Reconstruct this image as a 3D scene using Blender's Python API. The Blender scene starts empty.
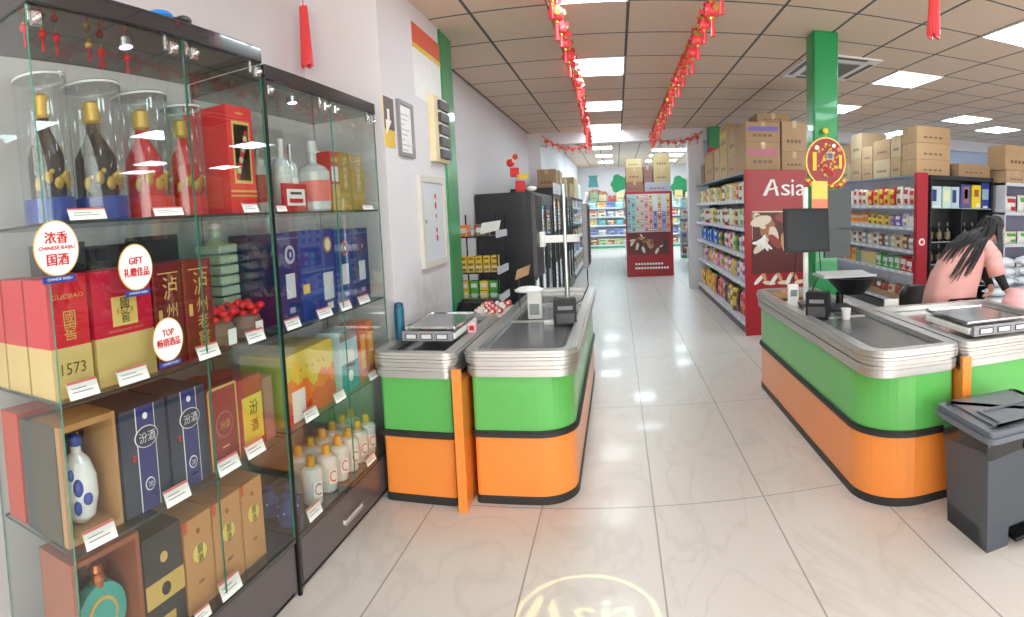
import bpy, bmesh, math, random
from mathutils import Vector, Matrix
random.seed(7)
PI = math.pi
sc = bpy.context.scene
C = sc.collection

# ------------------------------------------------------------------ camera
# phone panorama: central cylindrical projection, 596.5 px per radian, eye 1.60 m above the floor
F, CX, CY, W, H = 596.5, 405.96, 262.24, 1024, 617
cd = bpy.data.cameras.new('camera'); cam = bpy.data.objects.new('camera', cd); C.objects.link(cam); sc.camera = cam
cd.type = 'PANO'; cd.panorama_type = 'CENTRAL_CYLINDRICAL'
cd.central_cylindrical_range_u_min = -CX / F; cd.central_cylindrical_range_u_max = (W - CX) / F
cd.central_cylindrical_range_v_min = -(H - CY) / F; cd.central_cylindrical_range_v_max = CY / F
cd.central_cylindrical_radius = 1.0
cd.clip_start = .02; cd.clip_end = 200
def _rot(yaw, pitch, roll):
    a, b, c = yaw, pitch, roll
    ry = Matrix(((math.cos(a), 0, math.sin(a)), (0, 1, 0), (-math.sin(a), 0, math.cos(a))))
    rx = Matrix(((1, 0, 0), (0, math.cos(b), -math.sin(b)), (0, math.sin(b), math.cos(b))))
    rz = Matrix(((math.cos(c), -math.sin(c), 0), (math.sin(c), math.cos(c), 0), (0, 0, 1)))
    return rz @ rx @ ry
R_ = _rot(.3571, .0703, -.0606)
rr, dd, ff = [(r[0], r[2], -r[1]) for r in R_]
cam.matrix_world = Matrix(((rr[0], -dd[0], -ff[0], 0), (rr[1], -dd[1], -ff[1], 0), (rr[2], -dd[2], -ff[2], 1.60), (0, 0, 0, 1)))

# ------------------------------------------------------------------ world, daylight, exposure
wd = bpy.data.worlds.new('daylight'); sc.world = wd; wd.use_nodes = True
bg = wd.node_tree.nodes['Background']; bg.inputs[0].default_value = (1.0, .93, .90, 1); bg.inputs[1].default_value = 3.0
sc.view_settings.view_transform = 'Standard'; sc.view_settings.look = 'None'
sc.view_settings.exposure = 0.03; sc.view_settings.gamma = 1.0; sc.view_settings.use_curve_mapping = False
sc.cycles.max_bounces = 10; sc.cycles.diffuse_bounces = 5; sc.cycles.glossy_bounces = 5
sc.cycles.transmission_bounces = 8; sc.cycles.transparent_max_bounces = 32
sc.cycles.sample_clamp_indirect = 6.0; sc.cycles.light_sampling_threshold = 0.0; sc.cycles.use_denoising = True
sc.cycles.caustics_reflective = False; sc.cycles.caustics_refractive = False
PANEL_POWER = 18.5      # emission of the ceiling light panels
def area(name, loc, rot, sx, sy, power, col):
    l = bpy.data.lights.new(name, 'AREA'); l.shape = 'RECTANGLE'; l.size = sx; l.size_y = sy; l.energy = power; l.color = col
    o = bpy.data.objects.new(name, l); o.location = loc; o.rotation_euler = rot; C.objects.link(o); return o
# sky seen through the open shop front behind the viewer
area('shopfront_daylight', (2.5, -3.6, 1.7), (math.radians(90), 0, 0), 9.0, 3.0, 420, (1.0, .95, .925))

# ------------------------------------------------------------------ materials
def lin(c):
    return tuple(((v / 255) / 12.92 if v / 255 <= .04045 else ((v / 255 + .055) / 1.055) ** 2.4) for v in c)
_M = {}
def mat(name, col, rough=.5, metal=0., coat=0., vary=.06, scale=14., emit=0., spec=.5, bump=0.):
    """principled material, sRGB 0-255 colour, with a faint procedural tone variation"""
    if name in _M: return _M[name]
    m = bpy.data.materials.new(name); m.use_nodes = True; nt = m.node_tree; N, L = nt.nodes, nt.links
    p = N['Principled BSDF']; c = lin(col)
    p.inputs['Roughness'].default_value = rough; p.inputs['Metallic'].default_value = metal
    p.inputs['Coat Weight'].default_value = coat; p.inputs['Specular IOR Level'].default_value = spec
    tc = N.new('ShaderNodeTexCoord'); nz = N.new('ShaderNodeTexNoise'); nz.inputs['Scale'].default_value = scale
    L.new(tc.outputs['Object'], nz.inputs['Vector'])
    mx = N.new('ShaderNodeMix'); mx.data_type = 'RGBA'
    mx.inputs[6].default_value = tuple(v * (1 - vary) for v in c) + (1,)
    mx.inputs[7].default_value = tuple(min(1, v * (1 + vary)) for v in c) + (1,)
    L.new(nz.outputs['Fac'], mx.inputs[0]); L.new(mx.outputs[2], p.inputs['Base Color'])
    if emit:
        p.inputs['Emission Color'].default_value = c + (1,); p.inputs['Emission Strength'].default_value = emit
    if bump:
        b = N.new('ShaderNodeBump'); b.inputs['Strength'].default_value = bump; b.inputs['Distance'].default_value = .01
        L.new(nz.outputs['Fac'], b.inputs['Height']); L.new(b.outputs[0], p.inputs['Normal'])
    _M[name] = m; return m
def colmat(col, rough=.4):
    return mat('print_%02x%02x%02x_%d' % (*col, int(rough * 10)), col, rough)
def glass_mat(name, tint, refl=1.0, rough=0.0):
    m = bpy.data.materials.new(name); m.use_nodes = True; nt = m.node_tree; N, L = nt.nodes, nt.links
    N.clear(); o = N.new('ShaderNodeOutputMaterial'); t = N.new('ShaderNodeBsdfTransparent'); g = N.new('ShaderNodeBsdfGlossy')
    t.inputs[0].default_value = tint + (1,); g.inputs['Roughness'].default_value = rough
    fr = N.new('ShaderNodeFresnel'); ge = N.new('ShaderNodeNewGeometry'); io = N.new('ShaderNodeMath'); io.operation = 'MULTIPLY_ADD'
    io.inputs[1].default_value = 1 / 1.5 - 1.5; io.inputs[2].default_value = 1.5; L.new(ge.outputs['Backfacing'], io.inputs[0]); L.new(io.outputs[0], fr.inputs[0])   # same reflectance on both sides of the sheet
    mm = N.new('ShaderNodeMath'); mm.operation = 'MULTIPLY'; mm.inputs[1].default_value = refl
    nz = N.new('ShaderNodeTexNoise'); nz.inputs['Scale'].default_value = 3
    ad = N.new('ShaderNodeMath'); ad.operation = 'MULTIPLY_ADD'; ad.inputs[1].default_value = .01
    mx = N.new('ShaderNodeMixShader')
    L.new(fr.outputs[0], mm.inputs[0]); L.new(nz.outputs['Fac'], ad.inputs[0]); L.new(mm.outputs[0], ad.inputs[2])
    L.new(ad.outputs[0], mx.inputs[0]); L.new(t.outputs[0], mx.inputs[1]); L.new(g.outputs[0], mx.inputs[2]); L.new(mx.outputs[0], o.inputs[0])
    return m
GLASS = glass_mat('clear_glass', (.95, .975, .965)); BOTTLE = glass_mat('clear_plastic', (.93, .95, .96), 1.6, .04)
EDGE = mat('green_glass_edge', (58, 128, 108), .15)
def grid_mat(name, base_a, base_b, line, x0, wx, y0, wy, lw, rough, coat=0., vein=False, nscale=60.):
    """tiles on a plane in world metres: joints at x0 + i*wx and y0 + j*wy"""
    m = bpy.data.materials.new(name); m.use_nodes = True; nt = m.node_tree; N, L = nt.nodes, nt.links; p = N['Principled BSDF']
    g = N.new('ShaderNodeNewGeometry'); s = N.new('ShaderNodeSeparateXYZ'); L.new(g.outputs['Position'], s.inputs[0])
    def M(op, a, b=None):
        n = N.new('ShaderNodeMath'); n.operation = op
        for k, v in ((0, a), (1, b)):
            if v is None: continue
            if isinstance(v, (int, float)): n.inputs[k].default_value = v
            else: L.new(v, n.inputs[k])
        return n.outputs[0]
    def joint(ax, o, w):
        u = M('DIVIDE', M('SUBTRACT', s.outputs[ax], o), w)
        d = M('ABSOLUTE', M('SUBTRACT', u, M('ROUND', u)))
        return M('LESS_THAN', M('MULTIPLY', d, w), lw / 2)
    mask = M('MAXIMUM', joint(0, x0, wx), joint(1, y0, wy))
    nz = N.new('ShaderNodeTexNoise'); nz.inputs['Scale'].default_value = nscale; nz.inputs['Detail'].default_value = 6
    L.new(g.outputs['Position'], nz.inputs['Vector'])
    mx = N.new('ShaderNodeMix'); mx.data_type = 'RGBA'; mx.inputs[6].default_value = lin(base_a) + (1,); mx.inputs[7].default_value = lin(base_b) + (1,)
    f = nz.outputs['Fac']
    if vein:
        n2 = N.new('ShaderNodeTexNoise'); n2.inputs['Scale'].default_value = 1.3; n2.inputs['Detail'].default_value = 9; n2.inputs['Distortion'].default_value = 1.2
        mp = N.new('ShaderNodeMapping'); mp.inputs['Scale'].default_value = (1.6, .7, 1); mp.inputs['Rotation'].default_value = (0, 0, .6)
        L.new(g.outputs['Position'], mp.inputs[0]); L.new(mp.outputs[0], n2.inputs['Vector'])
        v = M('SUBTRACT', 1.0, M('MINIMUM', M('MULTIPLY', M('ABSOLUTE', M('SUBTRACT', n2.outputs['Fac'], .5)), 16), 1.0))
        f = M('MAXIMUM', M('MULTIPLY', v, .55), M('MULTIPLY', f, .5))
    L.new(f, mx.inputs[0])
    m2 = N.new('ShaderNodeMix'); m2.data_type = 'RGBA'; m2.inputs[7].default_value = lin(line) + (1,)
    L.new(mask, m2.inputs[0]); L.new(mx.outputs[2], m2.inputs[6]); L.new(m2.outputs[2], p.inputs['Base Color'])
    p.inputs['Roughness'].default_value = rough; p.inputs['Coat Weight'].default_value = coat; p.inputs['Coat Roughness'].default_value = .05
    return m

# ------------------------------------------------------------------ mesh builder
def V(*a): return Vector(a)
_TXT = {}
def text_geo(body):
    if body in _TXT: return _TXT[body]
    t = bpy.data.curves.new('t', 'FONT'); t.body = body; t.size = 1; t.resolution_u = 2
    o = bpy.data.objects.new('t', t); C.objects.link(o); bpy.context.view_layer.update()
    me = bpy.data.meshes.new_from_object(o.evaluated_get(bpy.context.evaluated_depsgraph_get()))
    vs = [(v.co.x, v.co.y) for v in me.vertices]; fs = [tuple(p.vertices) for p in me.polygons]
    bpy.data.objects.remove(o); bpy.data.curves.remove(t); bpy.data.meshes.remove(me)
    xs = [v[0] for v in vs] or [0, 1]; ys = [v[1] for v in vs] or [0, 1]
    _TXT[body] = (vs, fs, min(xs), max(xs), min(ys), max(ys)); return _TXT[body]
class MB:
    def __init__(s): s.v = []; s.f = []; s.m = []; s.s = []; s.mats = []
    def mi(s, m):
        if m not in s.mats: s.mats.append(m)
        return s.mats.index(m)
    def add(s, vs, fs, m, smooth=False):
        o = len(s.v); s.v += [tuple(v) for v in vs]; k = s.mi(m)
        for f in fs: s.f.append(tuple(i + o for i in f)); s.m.append(k); s.s.append(smooth)
        return s
    def box(s, x0, x1, y0, y1, z0, z1, m, b=0., face=None):
        """box with optional chamfered edges; face = {'-x': material, ...} gives single sides their own print"""
        if x0 > x1: x0, x1 = x1, x0
        if y0 > y1: y0, y1 = y1, y0
        if z0 > z1: z0, z1 = z1, z0
        if b > 0:
            bm = bmesh.new(); bmesh.ops.create_cube(bm, size=1)
            for v in bm.verts: v.co = V((x0 + x1) / 2 + v.co.x * (x1 - x0), (y0 + y1) / 2 + v.co.y * (y1 - y0), (z0 + z1) / 2 + v.co.z * (z1 - z0))
            bmesh.ops.bevel(bm, geom=list(bm.edges), offset=b, segments=2, profile=.5, affect='EDGES')
            bm.verts.index_update(); s.add([v.co for v in bm.verts], [[v.index for v in f.verts] for f in bm.faces], m); bm.free(); return s
        vs = [(x0, y0, z0), (x1, y0, z0), (x1, y1, z0), (x0, y1, z0), (x0, y0, z1), (x1, y0, z1), (x1, y1, z1), (x0, y1, z1)]
        fs = {'-z': (3, 2, 1, 0), '+z': (4, 5, 6, 7), '-y': (0, 1, 5, 4), '+x': (1, 2, 6, 5), '+y': (2, 3, 7, 6), '-x': (3, 0, 4, 7)}
        for k, f in fs.items(): s.add(vs, [f], (face or {}).get(k, m))
        return s
    def pane(s, x0, x1, y0, y1, z0, z1, m=None, e=None):
        d = [abs(x1 - x0), abs(y1 - y0), abs(z1 - z0)]; ax = 'xyz'[d.index(min(d))]; m = m or GLASS; e = e or EDGE
        return s.box(x0, x1, y0, y1, z0, z1, e, face={'-' + ax: m, '+' + ax: m})
    def tube(s, p0, p1, r0, m, r1=None, n=12, cap=True):
        p0, p1 = Vector(p0), Vector(p1); r1 = r0 if r1 is None else r1; d = (p1 - p0).normalized()
        a = d.orthogonal().normalized(); b = d.cross(a)
        vs = [p + (a * math.cos(t) + b * math.sin(t)) * r for p, r in ((p0, r0), (p1, r1)) for t in [2 * PI * k / n for k in range(n)]]
        s.add(vs, [(k, (k + 1) % n, n + (k + 1) % n, n + k) for k in range(n)], m, True)
        if cap: s.add(vs, [tuple(range(n))[::-1], tuple(range(n, 2 * n))], m)
        return s
    def path(s, pts, r, m, n=8):
        for a, b in zip(pts, pts[1:]): s.tube(a, b, r, m, n=n)
        for p in pts[1:-1]: s.ball(p, r, m, 8, 5)
        return s
    def lathe(s, c, prof, m, n=20, ms=None, cap=True):
        """prof: (radius, height) from bottom to top; ms: material per band"""
        vs = [(c[0] + r * math.cos(2 * PI * k / n), c[1] + r * math.sin(2 * PI * k / n), c[2] + z) for r, z in prof for k in range(n)]
        for j in range(len(prof) - 1):
            mm = ms[j] if ms else m
            s.add(vs[j * n:(j + 2) * n], [(k, (k + 1) % n, n + (k + 1) % n, n + k) for k in range(n)], mm, True)
        if cap and prof[0][0] > 1e-4: s.add(vs[:n], [tuple(range(n))[::-1]], ms[0] if ms else m)
        if cap and prof[-1][0] > 1e-4: s.add(vs[-n:], [tuple(range(n))], ms[-1] if ms else m)
        return s
    def ball(s, c, r, m, n=16, k=10, sc_=(1, 1, 1)):
        pr = [(max(1e-5, math.sin(PI * j / k)), -math.cos(PI * j / k)) for j in range(k + 1)]
        vs = [(c[0] + r * sc_[0] * q * math.cos(2 * PI * i / n), c[1] + r * sc_[1] * q * math.sin(2 * PI * i / n), c[2] + r * sc_[2] * z) for q, z in pr for i in range(n)]
        return s.add(vs, [(j * n + i, j * n + (i + 1) % n, (j + 1) * n + (i + 1) % n, (j + 1) * n + i) for j in range(k) for i in range(n)], m, True)
    def prism(s, poly, o, u, v, w, m, smooth=False, capm=None):
        """poly (a, b) in the plane o + a*u + b*v, extruded along vector w"""
        o, u, v, w = Vector(o), Vector(u), Vector(v), Vector(w); n = len(poly)
        lo = [o + u * a + v * b for a, b in poly]; hi = [p + w for p in lo]
        s.add(lo + hi, [(k, (k + 1) % n, n + (k + 1) % n, n + k) for k in range(n)], m, smooth)
        s.add(lo + hi, [tuple(range(n))[::-1], tuple(range(n, 2 * n))], capm or m); return s
    def frame(s, x0, x1, y0, y1, z0, z1, w, m, wz=None):
        """rectangular frame in the y-z plane, four bars that meet without overlapping"""
        wz = wz or w
        s.box(x0, x1, y0, y0 + w, z0, z1, m).box(x0, x1, y1 - w, y1, z0, z1, m)
        return s.box(x0, x1, y0 + w, y1 - w, z0, z0 + wz, m).box(x0, x1, y0 + w, y1 - w, z1 - wz, z1, m)
    def disc(s, c, nrm, r, m, t=.002, n=28, sx=1.):
        nrm = Vector(nrm).normalized(); up = V(0, 0, 1) if abs(nrm.z) < .9 else V(0, 1, 0); a = up.cross(nrm).normalized(); b = nrm.cross(a)
        return s.prism([(r * sx * math.cos(2 * PI * k / n), r * math.sin(2 * PI * k / n)) for k in range(n)], c, a, b, nrm * t, m)
    def text(s, body, c, right, up, w, h, m, lift=.0012):
        vs, fs, x0, x1, y0, y1 = text_geo(body); right, up = Vector(right).normalized(), Vector(up).normalized(); n = right.cross(up)
        if not w: w = h * (x1 - x0) / max(1e-6, y1 - y0)
        o = Vector(c) + n * lift
        return s.add([o + right * (((x - x0) / (x1 - x0) - .5) * w) + up * (((y - y0) / (y1 - y0) - .5) * h) for x, y in vs], fs, m)
    def build(s, name, parent=None, loc=None):
        me = bpy.data.meshes.new(name); o0 = Vector(loc) if loc else V(0, 0, 0)
        me.from_pydata([Vector(v) - o0 for v in s.v], [], s.f)
        for m in s.mats: me.materials.append(m)
        me.polygons.foreach_set('material_index', s.m); me.polygons.foreach_set('use_smooth', s.s); me.update()
        o = bpy.data.objects.new(name, me); C.objects.link(o)
        if loc: o.location = loc
        if parent: o.parent = parent
        return o
def part(name, mb, parent):
    """a part modelled in world metres under a thing whose base is at parent.location"""
    q = parent; off = V(0, 0, 0)
    while q: off += q.location; q = q.parent
    me = mb.build(name); me.data.transform(Matrix.Translation(-off)); me.parent = parent; return me
def tag(o, label=None, cat=None, group=None, kind=None):
    if label: o['label'] = label
    if cat: o['category'] = cat
    if group: o['group'] = group
    if kind: o['kind'] = kind
    return o
def thing(name, loc, label, cat, group=None):
    o = bpy.data.objects.new(name, None); o.location = loc; o.empty_display_size = .1; C.objects.link(o); return tag(o, label, cat, group)
def single(name, mb, loc, label, cat, group=None):
    return tag(mb.build(name, loc=loc), label, cat, group)
def struct(name, mb): return tag(mb.build(name), kind='structure')
def dup(root, loc, label=None, rotz=None, group=None, scale=None):
    r = root.copy(); C.objects.link(r); r.location = loc
    if rotz is not None: r.rotation_euler = (0, 0, rotz)
    if scale is not None: r.scale = scale
    tag(r, label, None, group)
    def rec(a, b):
        for ch in list(a.children):
            c = ch.copy(); C.objects.link(c); c.parent = b; rec(ch, c)
    rec(root, r); return r
ORD = 'first second third fourth fifth sixth seventh eighth ninth tenth eleventh twelfth thirteenth fourteenth fifteenth sixteenth seventeenth eighteenth nineteenth twentieth twenty-first twenty-second twenty-third twenty-fourth twenty-fifth twenty-sixth twenty-seventh twenty-eighth twenty-ninth thirtieth'.split()
XP, XN, YP, YN, ZP = V(1, 0, 0), V(-1, 0, 0), V(0, 1, 0), V(0, -1, 0), V(0, 0, 1)

WHITE = mat('white_plastic', (235, 235, 232), .4); BLACK = mat('black_plastic', (15, 15, 17), .4, spec=.3); DARK = mat('dark_grey_metal', (70, 68, 72), .4)
RED = mat('bright_red', (214, 32, 40), .4); GOLD = mat('gold_print', (208, 168, 78), .35, .6); STEEL = mat('brushed_steel', (190, 190, 190), .28, .9)
GREENP = mat('green_paint', (18, 142, 78), .3, coat=.3); CARD = mat('cardboard', (178, 142, 104), .8); CREAM = mat('cream_paper', (238, 226, 196), .6)
SHELFW = mat('white_shelf_metal', (214, 216, 226), .4); CHROME = mat('chrome', (215, 215, 218), .12, 1.)
# ================================================================== the setting
FY1 = 26.0
floor_m = grid_mat('marble_floor_tiles', (216, 208, 202), (190, 181, 175), (150, 144, 140), .149, .607, 3.092, 1.647, .008, .36, .08, vein=True)
struct('floor', MB().box(-2.6, 9.6, -3.2, FY1, -.1, 0, floor_m))
ceil_m = grid_mat('ceiling_tiles', (234, 212, 192), (212, 190, 170), (88, 92, 94), .136, .6, 5.386, .805, .026, .8, nscale=90)
struct('ceiling', MB().box(-2.6, 9.6, -3.2, 11.72, 3.15, 3.25, ceil_m))
struct('ceiling_beyond_beam', MB().box(-2.6, 9.6, 12.0, FY1, 3.5, 3.6, ceil_m))
wall_m = mat('white_wall_paint', (226, 222, 226), .6, vary=.03, scale=2.5)
wall2_m = mat('pale_blue_wall_paint', (196, 208, 228), .6, vary=.03)
# near wall set back behind the cabinet, then a pier flush with the cabinet front, then the long wall
struct('wall_left', MB().box(-2.05, -1.93, -3.2, 3.50, 0, 3.15, wall_m))
pier_m = wall_m.copy(); pier_m.name = 'stained_wall_paint'; _t = pier_m.node_tree; _p = _t.nodes['Principled BSDF']; _src = _p.inputs['Base Color'].links[0].from_socket   # scuffs above the counter
_g = _t.nodes.new('ShaderNodeNewGeometry'); _mp = _t.nodes.new('ShaderNodeMapping'); _mp.inputs['Location'].default_value = (1.4, -4.2 * 1.4, -.98 * 2.6); _mp.inputs['Scale'].default_value = (1, 1.4, 2.6)
_gr = _t.nodes.new('ShaderNodeTexGradient'); _gr.gradient_type = 'SPHERICAL'; _nz = _t.nodes.new('ShaderNodeTexNoise'); _nz.inputs['Scale'].default_value = 7; _nz.inputs['Detail'].default_value = 8
_mu = _t.nodes.new('ShaderNodeMath'); _mu.operation = 'MULTIPLY'; _mx = _t.nodes.new('ShaderNodeMix'); _mx.data_type = 'RGBA'; _mx.inputs[7].default_value = lin((150, 138, 128)) + (1,)
_t.links.new(_g.outputs['Position'], _mp.inputs[0]); _t.links.new(_mp.outputs[0], _gr.inputs[0]); _t.links.new(_g.outputs['Position'], _nz.inputs['Vector']); _t.links.new(_gr.outputs['Fac'], _mu.inputs[0]); _t.links.new(_nz.outputs['Fac'], _mu.inputs[1])
_t.links.new(_mu.outputs[0], _mx.inputs[0]); _t.links.new(_src, _mx.inputs[6]); _t.links.new(_mx.outputs[2], _p.inputs['Base Color'])
struct('wall_left_pier', MB().box(-2.05, -1.40, 3.50, 4.81, 0, 3.15, pier_m))
struct('wall_left_recess', MB().box(-2.05, -1.59, 4.81, 5.2, 0, 3.15, wall_m))
struct('wall_left_long', MB().box(-1.95, -1.70, 5.2, 12.0, 0, 3.15, wall_m))
struct('wall_left_beyond', MB().box(-1.85, -1.62, 12.0, FY1, 0, 3.5, wall_m))
struct('wall_far', MB().box(-2.6, 9.6, FY1 - .1, FY1, 0, 3.5, wall_m))
struct('wall_far_side', MB().box(1.70, 9.6, 11.95, 12.1, 0, 3.5, wall2_m))
struct('wall_right', MB().box(9.5, 9.6, -3.2, 12.0, 0, 3.15, wall2_m))
struct('wall_beyond_right', MB().box(3.9, 4.0, 12.1, FY1, 0, 3.5, wall_m))
struct('wall_back', MB().box(-2.6, -1.6, -3.2, -3.05, 0, 3.15, wall_m).box(7.6, 9.6, -3.2, -3.05, 0, 3.15, wall_m).box(-1.6, 7.6, -3.2, -3.05, 2.9, 3.15, wall_m))
struct('trim_1', MB().box(-1.95, 9.5, 11.7, 12.0, 2.92, 3.5, wall_m))                      # beam over the opening
struct('trim_2', MB().box(1.42, 1.72, 11.68, 12.0, 0, 2.92, wall_m))                        # white column
struct('trim_3', MB().box(-1.75, -1.45, 11.7, 12.0, 0, 2.92, wall_m))                       # opening jamb
def post(name, x0, x1, y0, y1, z1=3.15):
    m = MB(); m.box(x0, x1, y0, y1, 0, z1, GREENP, b=.012); m.box(x0 - .004, x1 + .004, y0 + .03, y0 + .05, 0, z1, GREENP); return m
struct('column_1', post('p', -1.58, -1.395, 4.82, 5.2)); struct('column_2', post('p', 1.755, 1.985, 5.12, 5.36))
m = post('p', 1.80, 2.02, 11.45, 11.65); m.box(1.79, 2.03, 11.44, 11.66, 2.55, 2.75, RED); m.box(1.79, 2.03, 11.44, 11.66, 2.5, 2.55, GOLD); struct('column_3', m)
struct('baseboard_left', MB().box(-1.70, -1.685, 5.3, 11.7, 0, .08, DARK).box(-1.40, -1.388, 3.50, 4.80, 0, .08, DARK))
# shop-front window behind the viewer
m = MB()
for x in (-1.6, .7, 3.0, 5.3, 7.54): m.box(x, x + .06, -3.16, -3.08, 0, 2.9, DARK)
m.box(-1.6, 7.6, -3.16, -3.08, 2.84, 2.9, DARK); m.box(-1.6, 7.6, -3.16, -3.08, 0, .08, DARK)
w = tag(m.build('window_1'), kind='structure'); part('window_pane', MB().pane(-1.55, 7.55, -3.13, -3.12, .08, 2.84), w)

# ------------------------------------------------------------------ ceiling lights
DIFF = bpy.data.materials.new('lit_diffuser'); DIFF.use_nodes = True; _n = DIFF.node_tree.nodes; _n.clear()
_o = _n.new('ShaderNodeOutputMaterial'); _e = _n.new('ShaderNodeEmission'); _e.inputs[0].default_value = (.80, .95, 1, 1); _e.inputs[1].default_value = PANEL_POWER
DIFF.node_tree.links.new(_e.outputs[0], _o.inputs[0])
m = MB(); fm = WHITE
for a in ((-.3, .3, -.4, -.38), (-.3, .3, .38, .4), (-.3, -.28, -.38, .38), (.28, .3, -.38, .38)): m.box(*a, -.012, .0, fm)
lamp = thing('ceiling_light', (0, 0, 0), '', 'ceiling light'); m.build('frame', lamp)
MB().box(-.28, .28, -.38, .38, -.006, -.002, DIFF).build('diffuser', lamp)
rows = {-5: 'behind the viewer', -2: 'x', 1: 'y', 4: 'middle row', 7: 'row by the beam'}
spots = []
for i, nm in ((-1, 'between the two red garlands'), (5, 'beside the air conditioner')):
    for j in (-5, -2, 1, 4, 7):
        if i == -1 and j == 7: continue
        spots.append((.136 + .6 * (i + .5), 5.386 + .805 * (j + .5), 3.15, 'square lit ceiling panel %s, %s' % (nm, {-5: 'over the shop entrance', -2: 'over the counters', 1: 'just beyond the counters', 4: 'in the middle of the aisle', 7: 'last before the beam'}[j])))
spots.append((-.164, 11.3, 3.15, 'square lit ceiling panel touching the white beam over the opening'))
for x, y, t in ((5.75, 8.9, 'above the tall three-carton stack'), (7.15, 9.6, 'near the blue side wall'), (5.80, 11.35, 'last one before the blue side wall'), (5.9, 3.0, 'far aside over the side counters'), (8.0, 4.5, 'over the far side counters'), (3.4, .4, 'over the entrance mat'), (6.2, -1.6, 'over the entrance corner'), (-.16, -1.5, 'over the entrance by the cabinet')):
    spots.append((.136 + .6 * (round((x - .136) / .6 - .5) + .5), y, 3.15, 'square lit ceiling panel ' + t))
for k, y in enumerate((18.3, 20.9, 23.6)): spots.append((-.38, y, 3.5, 'lit ceiling panel beyond the beam, %s in the row over the far floor aisle' % ORD[k]))
for k, (x, y) in enumerate(((1.5, 19.4), (2.1, 19.4), (1.5, 21.3), (2.1, 21.3), (1.5, 23.7), (2.1, 23.7))):
    spots.append((x, y, 3.5, 'lit ceiling panel beyond the beam above the red end unit, %s row, %s half' % (ORD[k // 2], ('inner', 'outer')[k % 2])))
for k, y in enumerate((13.4, 15.9)): spots.append((.6, y, 3.5, 'lit ceiling panel hidden just past the beam, %s' % ORD[k]))
for k, (x, y, z, lb) in enumerate(spots):
    o = lamp if k == 0 else dup(lamp, (x, y, z), group='ceiling light panels')
    o.location = (x, y, z); tag(o, lb, None, 'ceiling light panels')
DIFF2 = DIFF.copy(); DIFF2.name = 'lit_diffuser_cool'; _f = [n for n in DIFF2.node_tree.nodes if n.type == 'EMISSION'][0]; _f.inputs[0].default_value = (.74, .93, 1, 1); _f.inputs[1].default_value = 34.0
_cool = None
for _o2 in [o for o in C.objects if o.name.split('.')[0] == 'ceiling_light' and o.location.z > 3.4]:
    for _c in _o2.children:
        if _c.name.startswith('diffuser'):
            if _cool is None: _cool = _c.data.copy(); _cool.materials[0] = DIFF2
            _c.data = _cool
# cassette air conditioner
ac = thing('air_conditioner', (2.37, 6.40, 3.15), 'white square ceiling air conditioner cassette beside the tall green post', 'air conditioner')
m = MB(); G_ = mat('grille_grey', (150, 150, 148), .6)
m.box(1.98, 2.78, 5.85, 6.96, 3.132, 3.149, WHITE, b=.004); part('casing', m, ac)
m = MB(); m.box(2.14, 2.62, 6.1, 6.75, 3.124, 3.131, G_)
for k in range(16): m.box(2.15 + k * .030, 2.158 + k * .030, 6.11, 6.74, 3.120, 3.1235, DARK)
part('grille', m, ac)
for a in ((2.01, 2.06, 6.05, 6.80), (2.70, 2.75, 6.05, 6.80), (2.14, 2.62, 5.88, 5.94), (2.14, 2.62, 6.87, 6.93)): part('air_flap', MB().box(*a, 3.126, 3.1315, DARK), ac)
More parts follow.
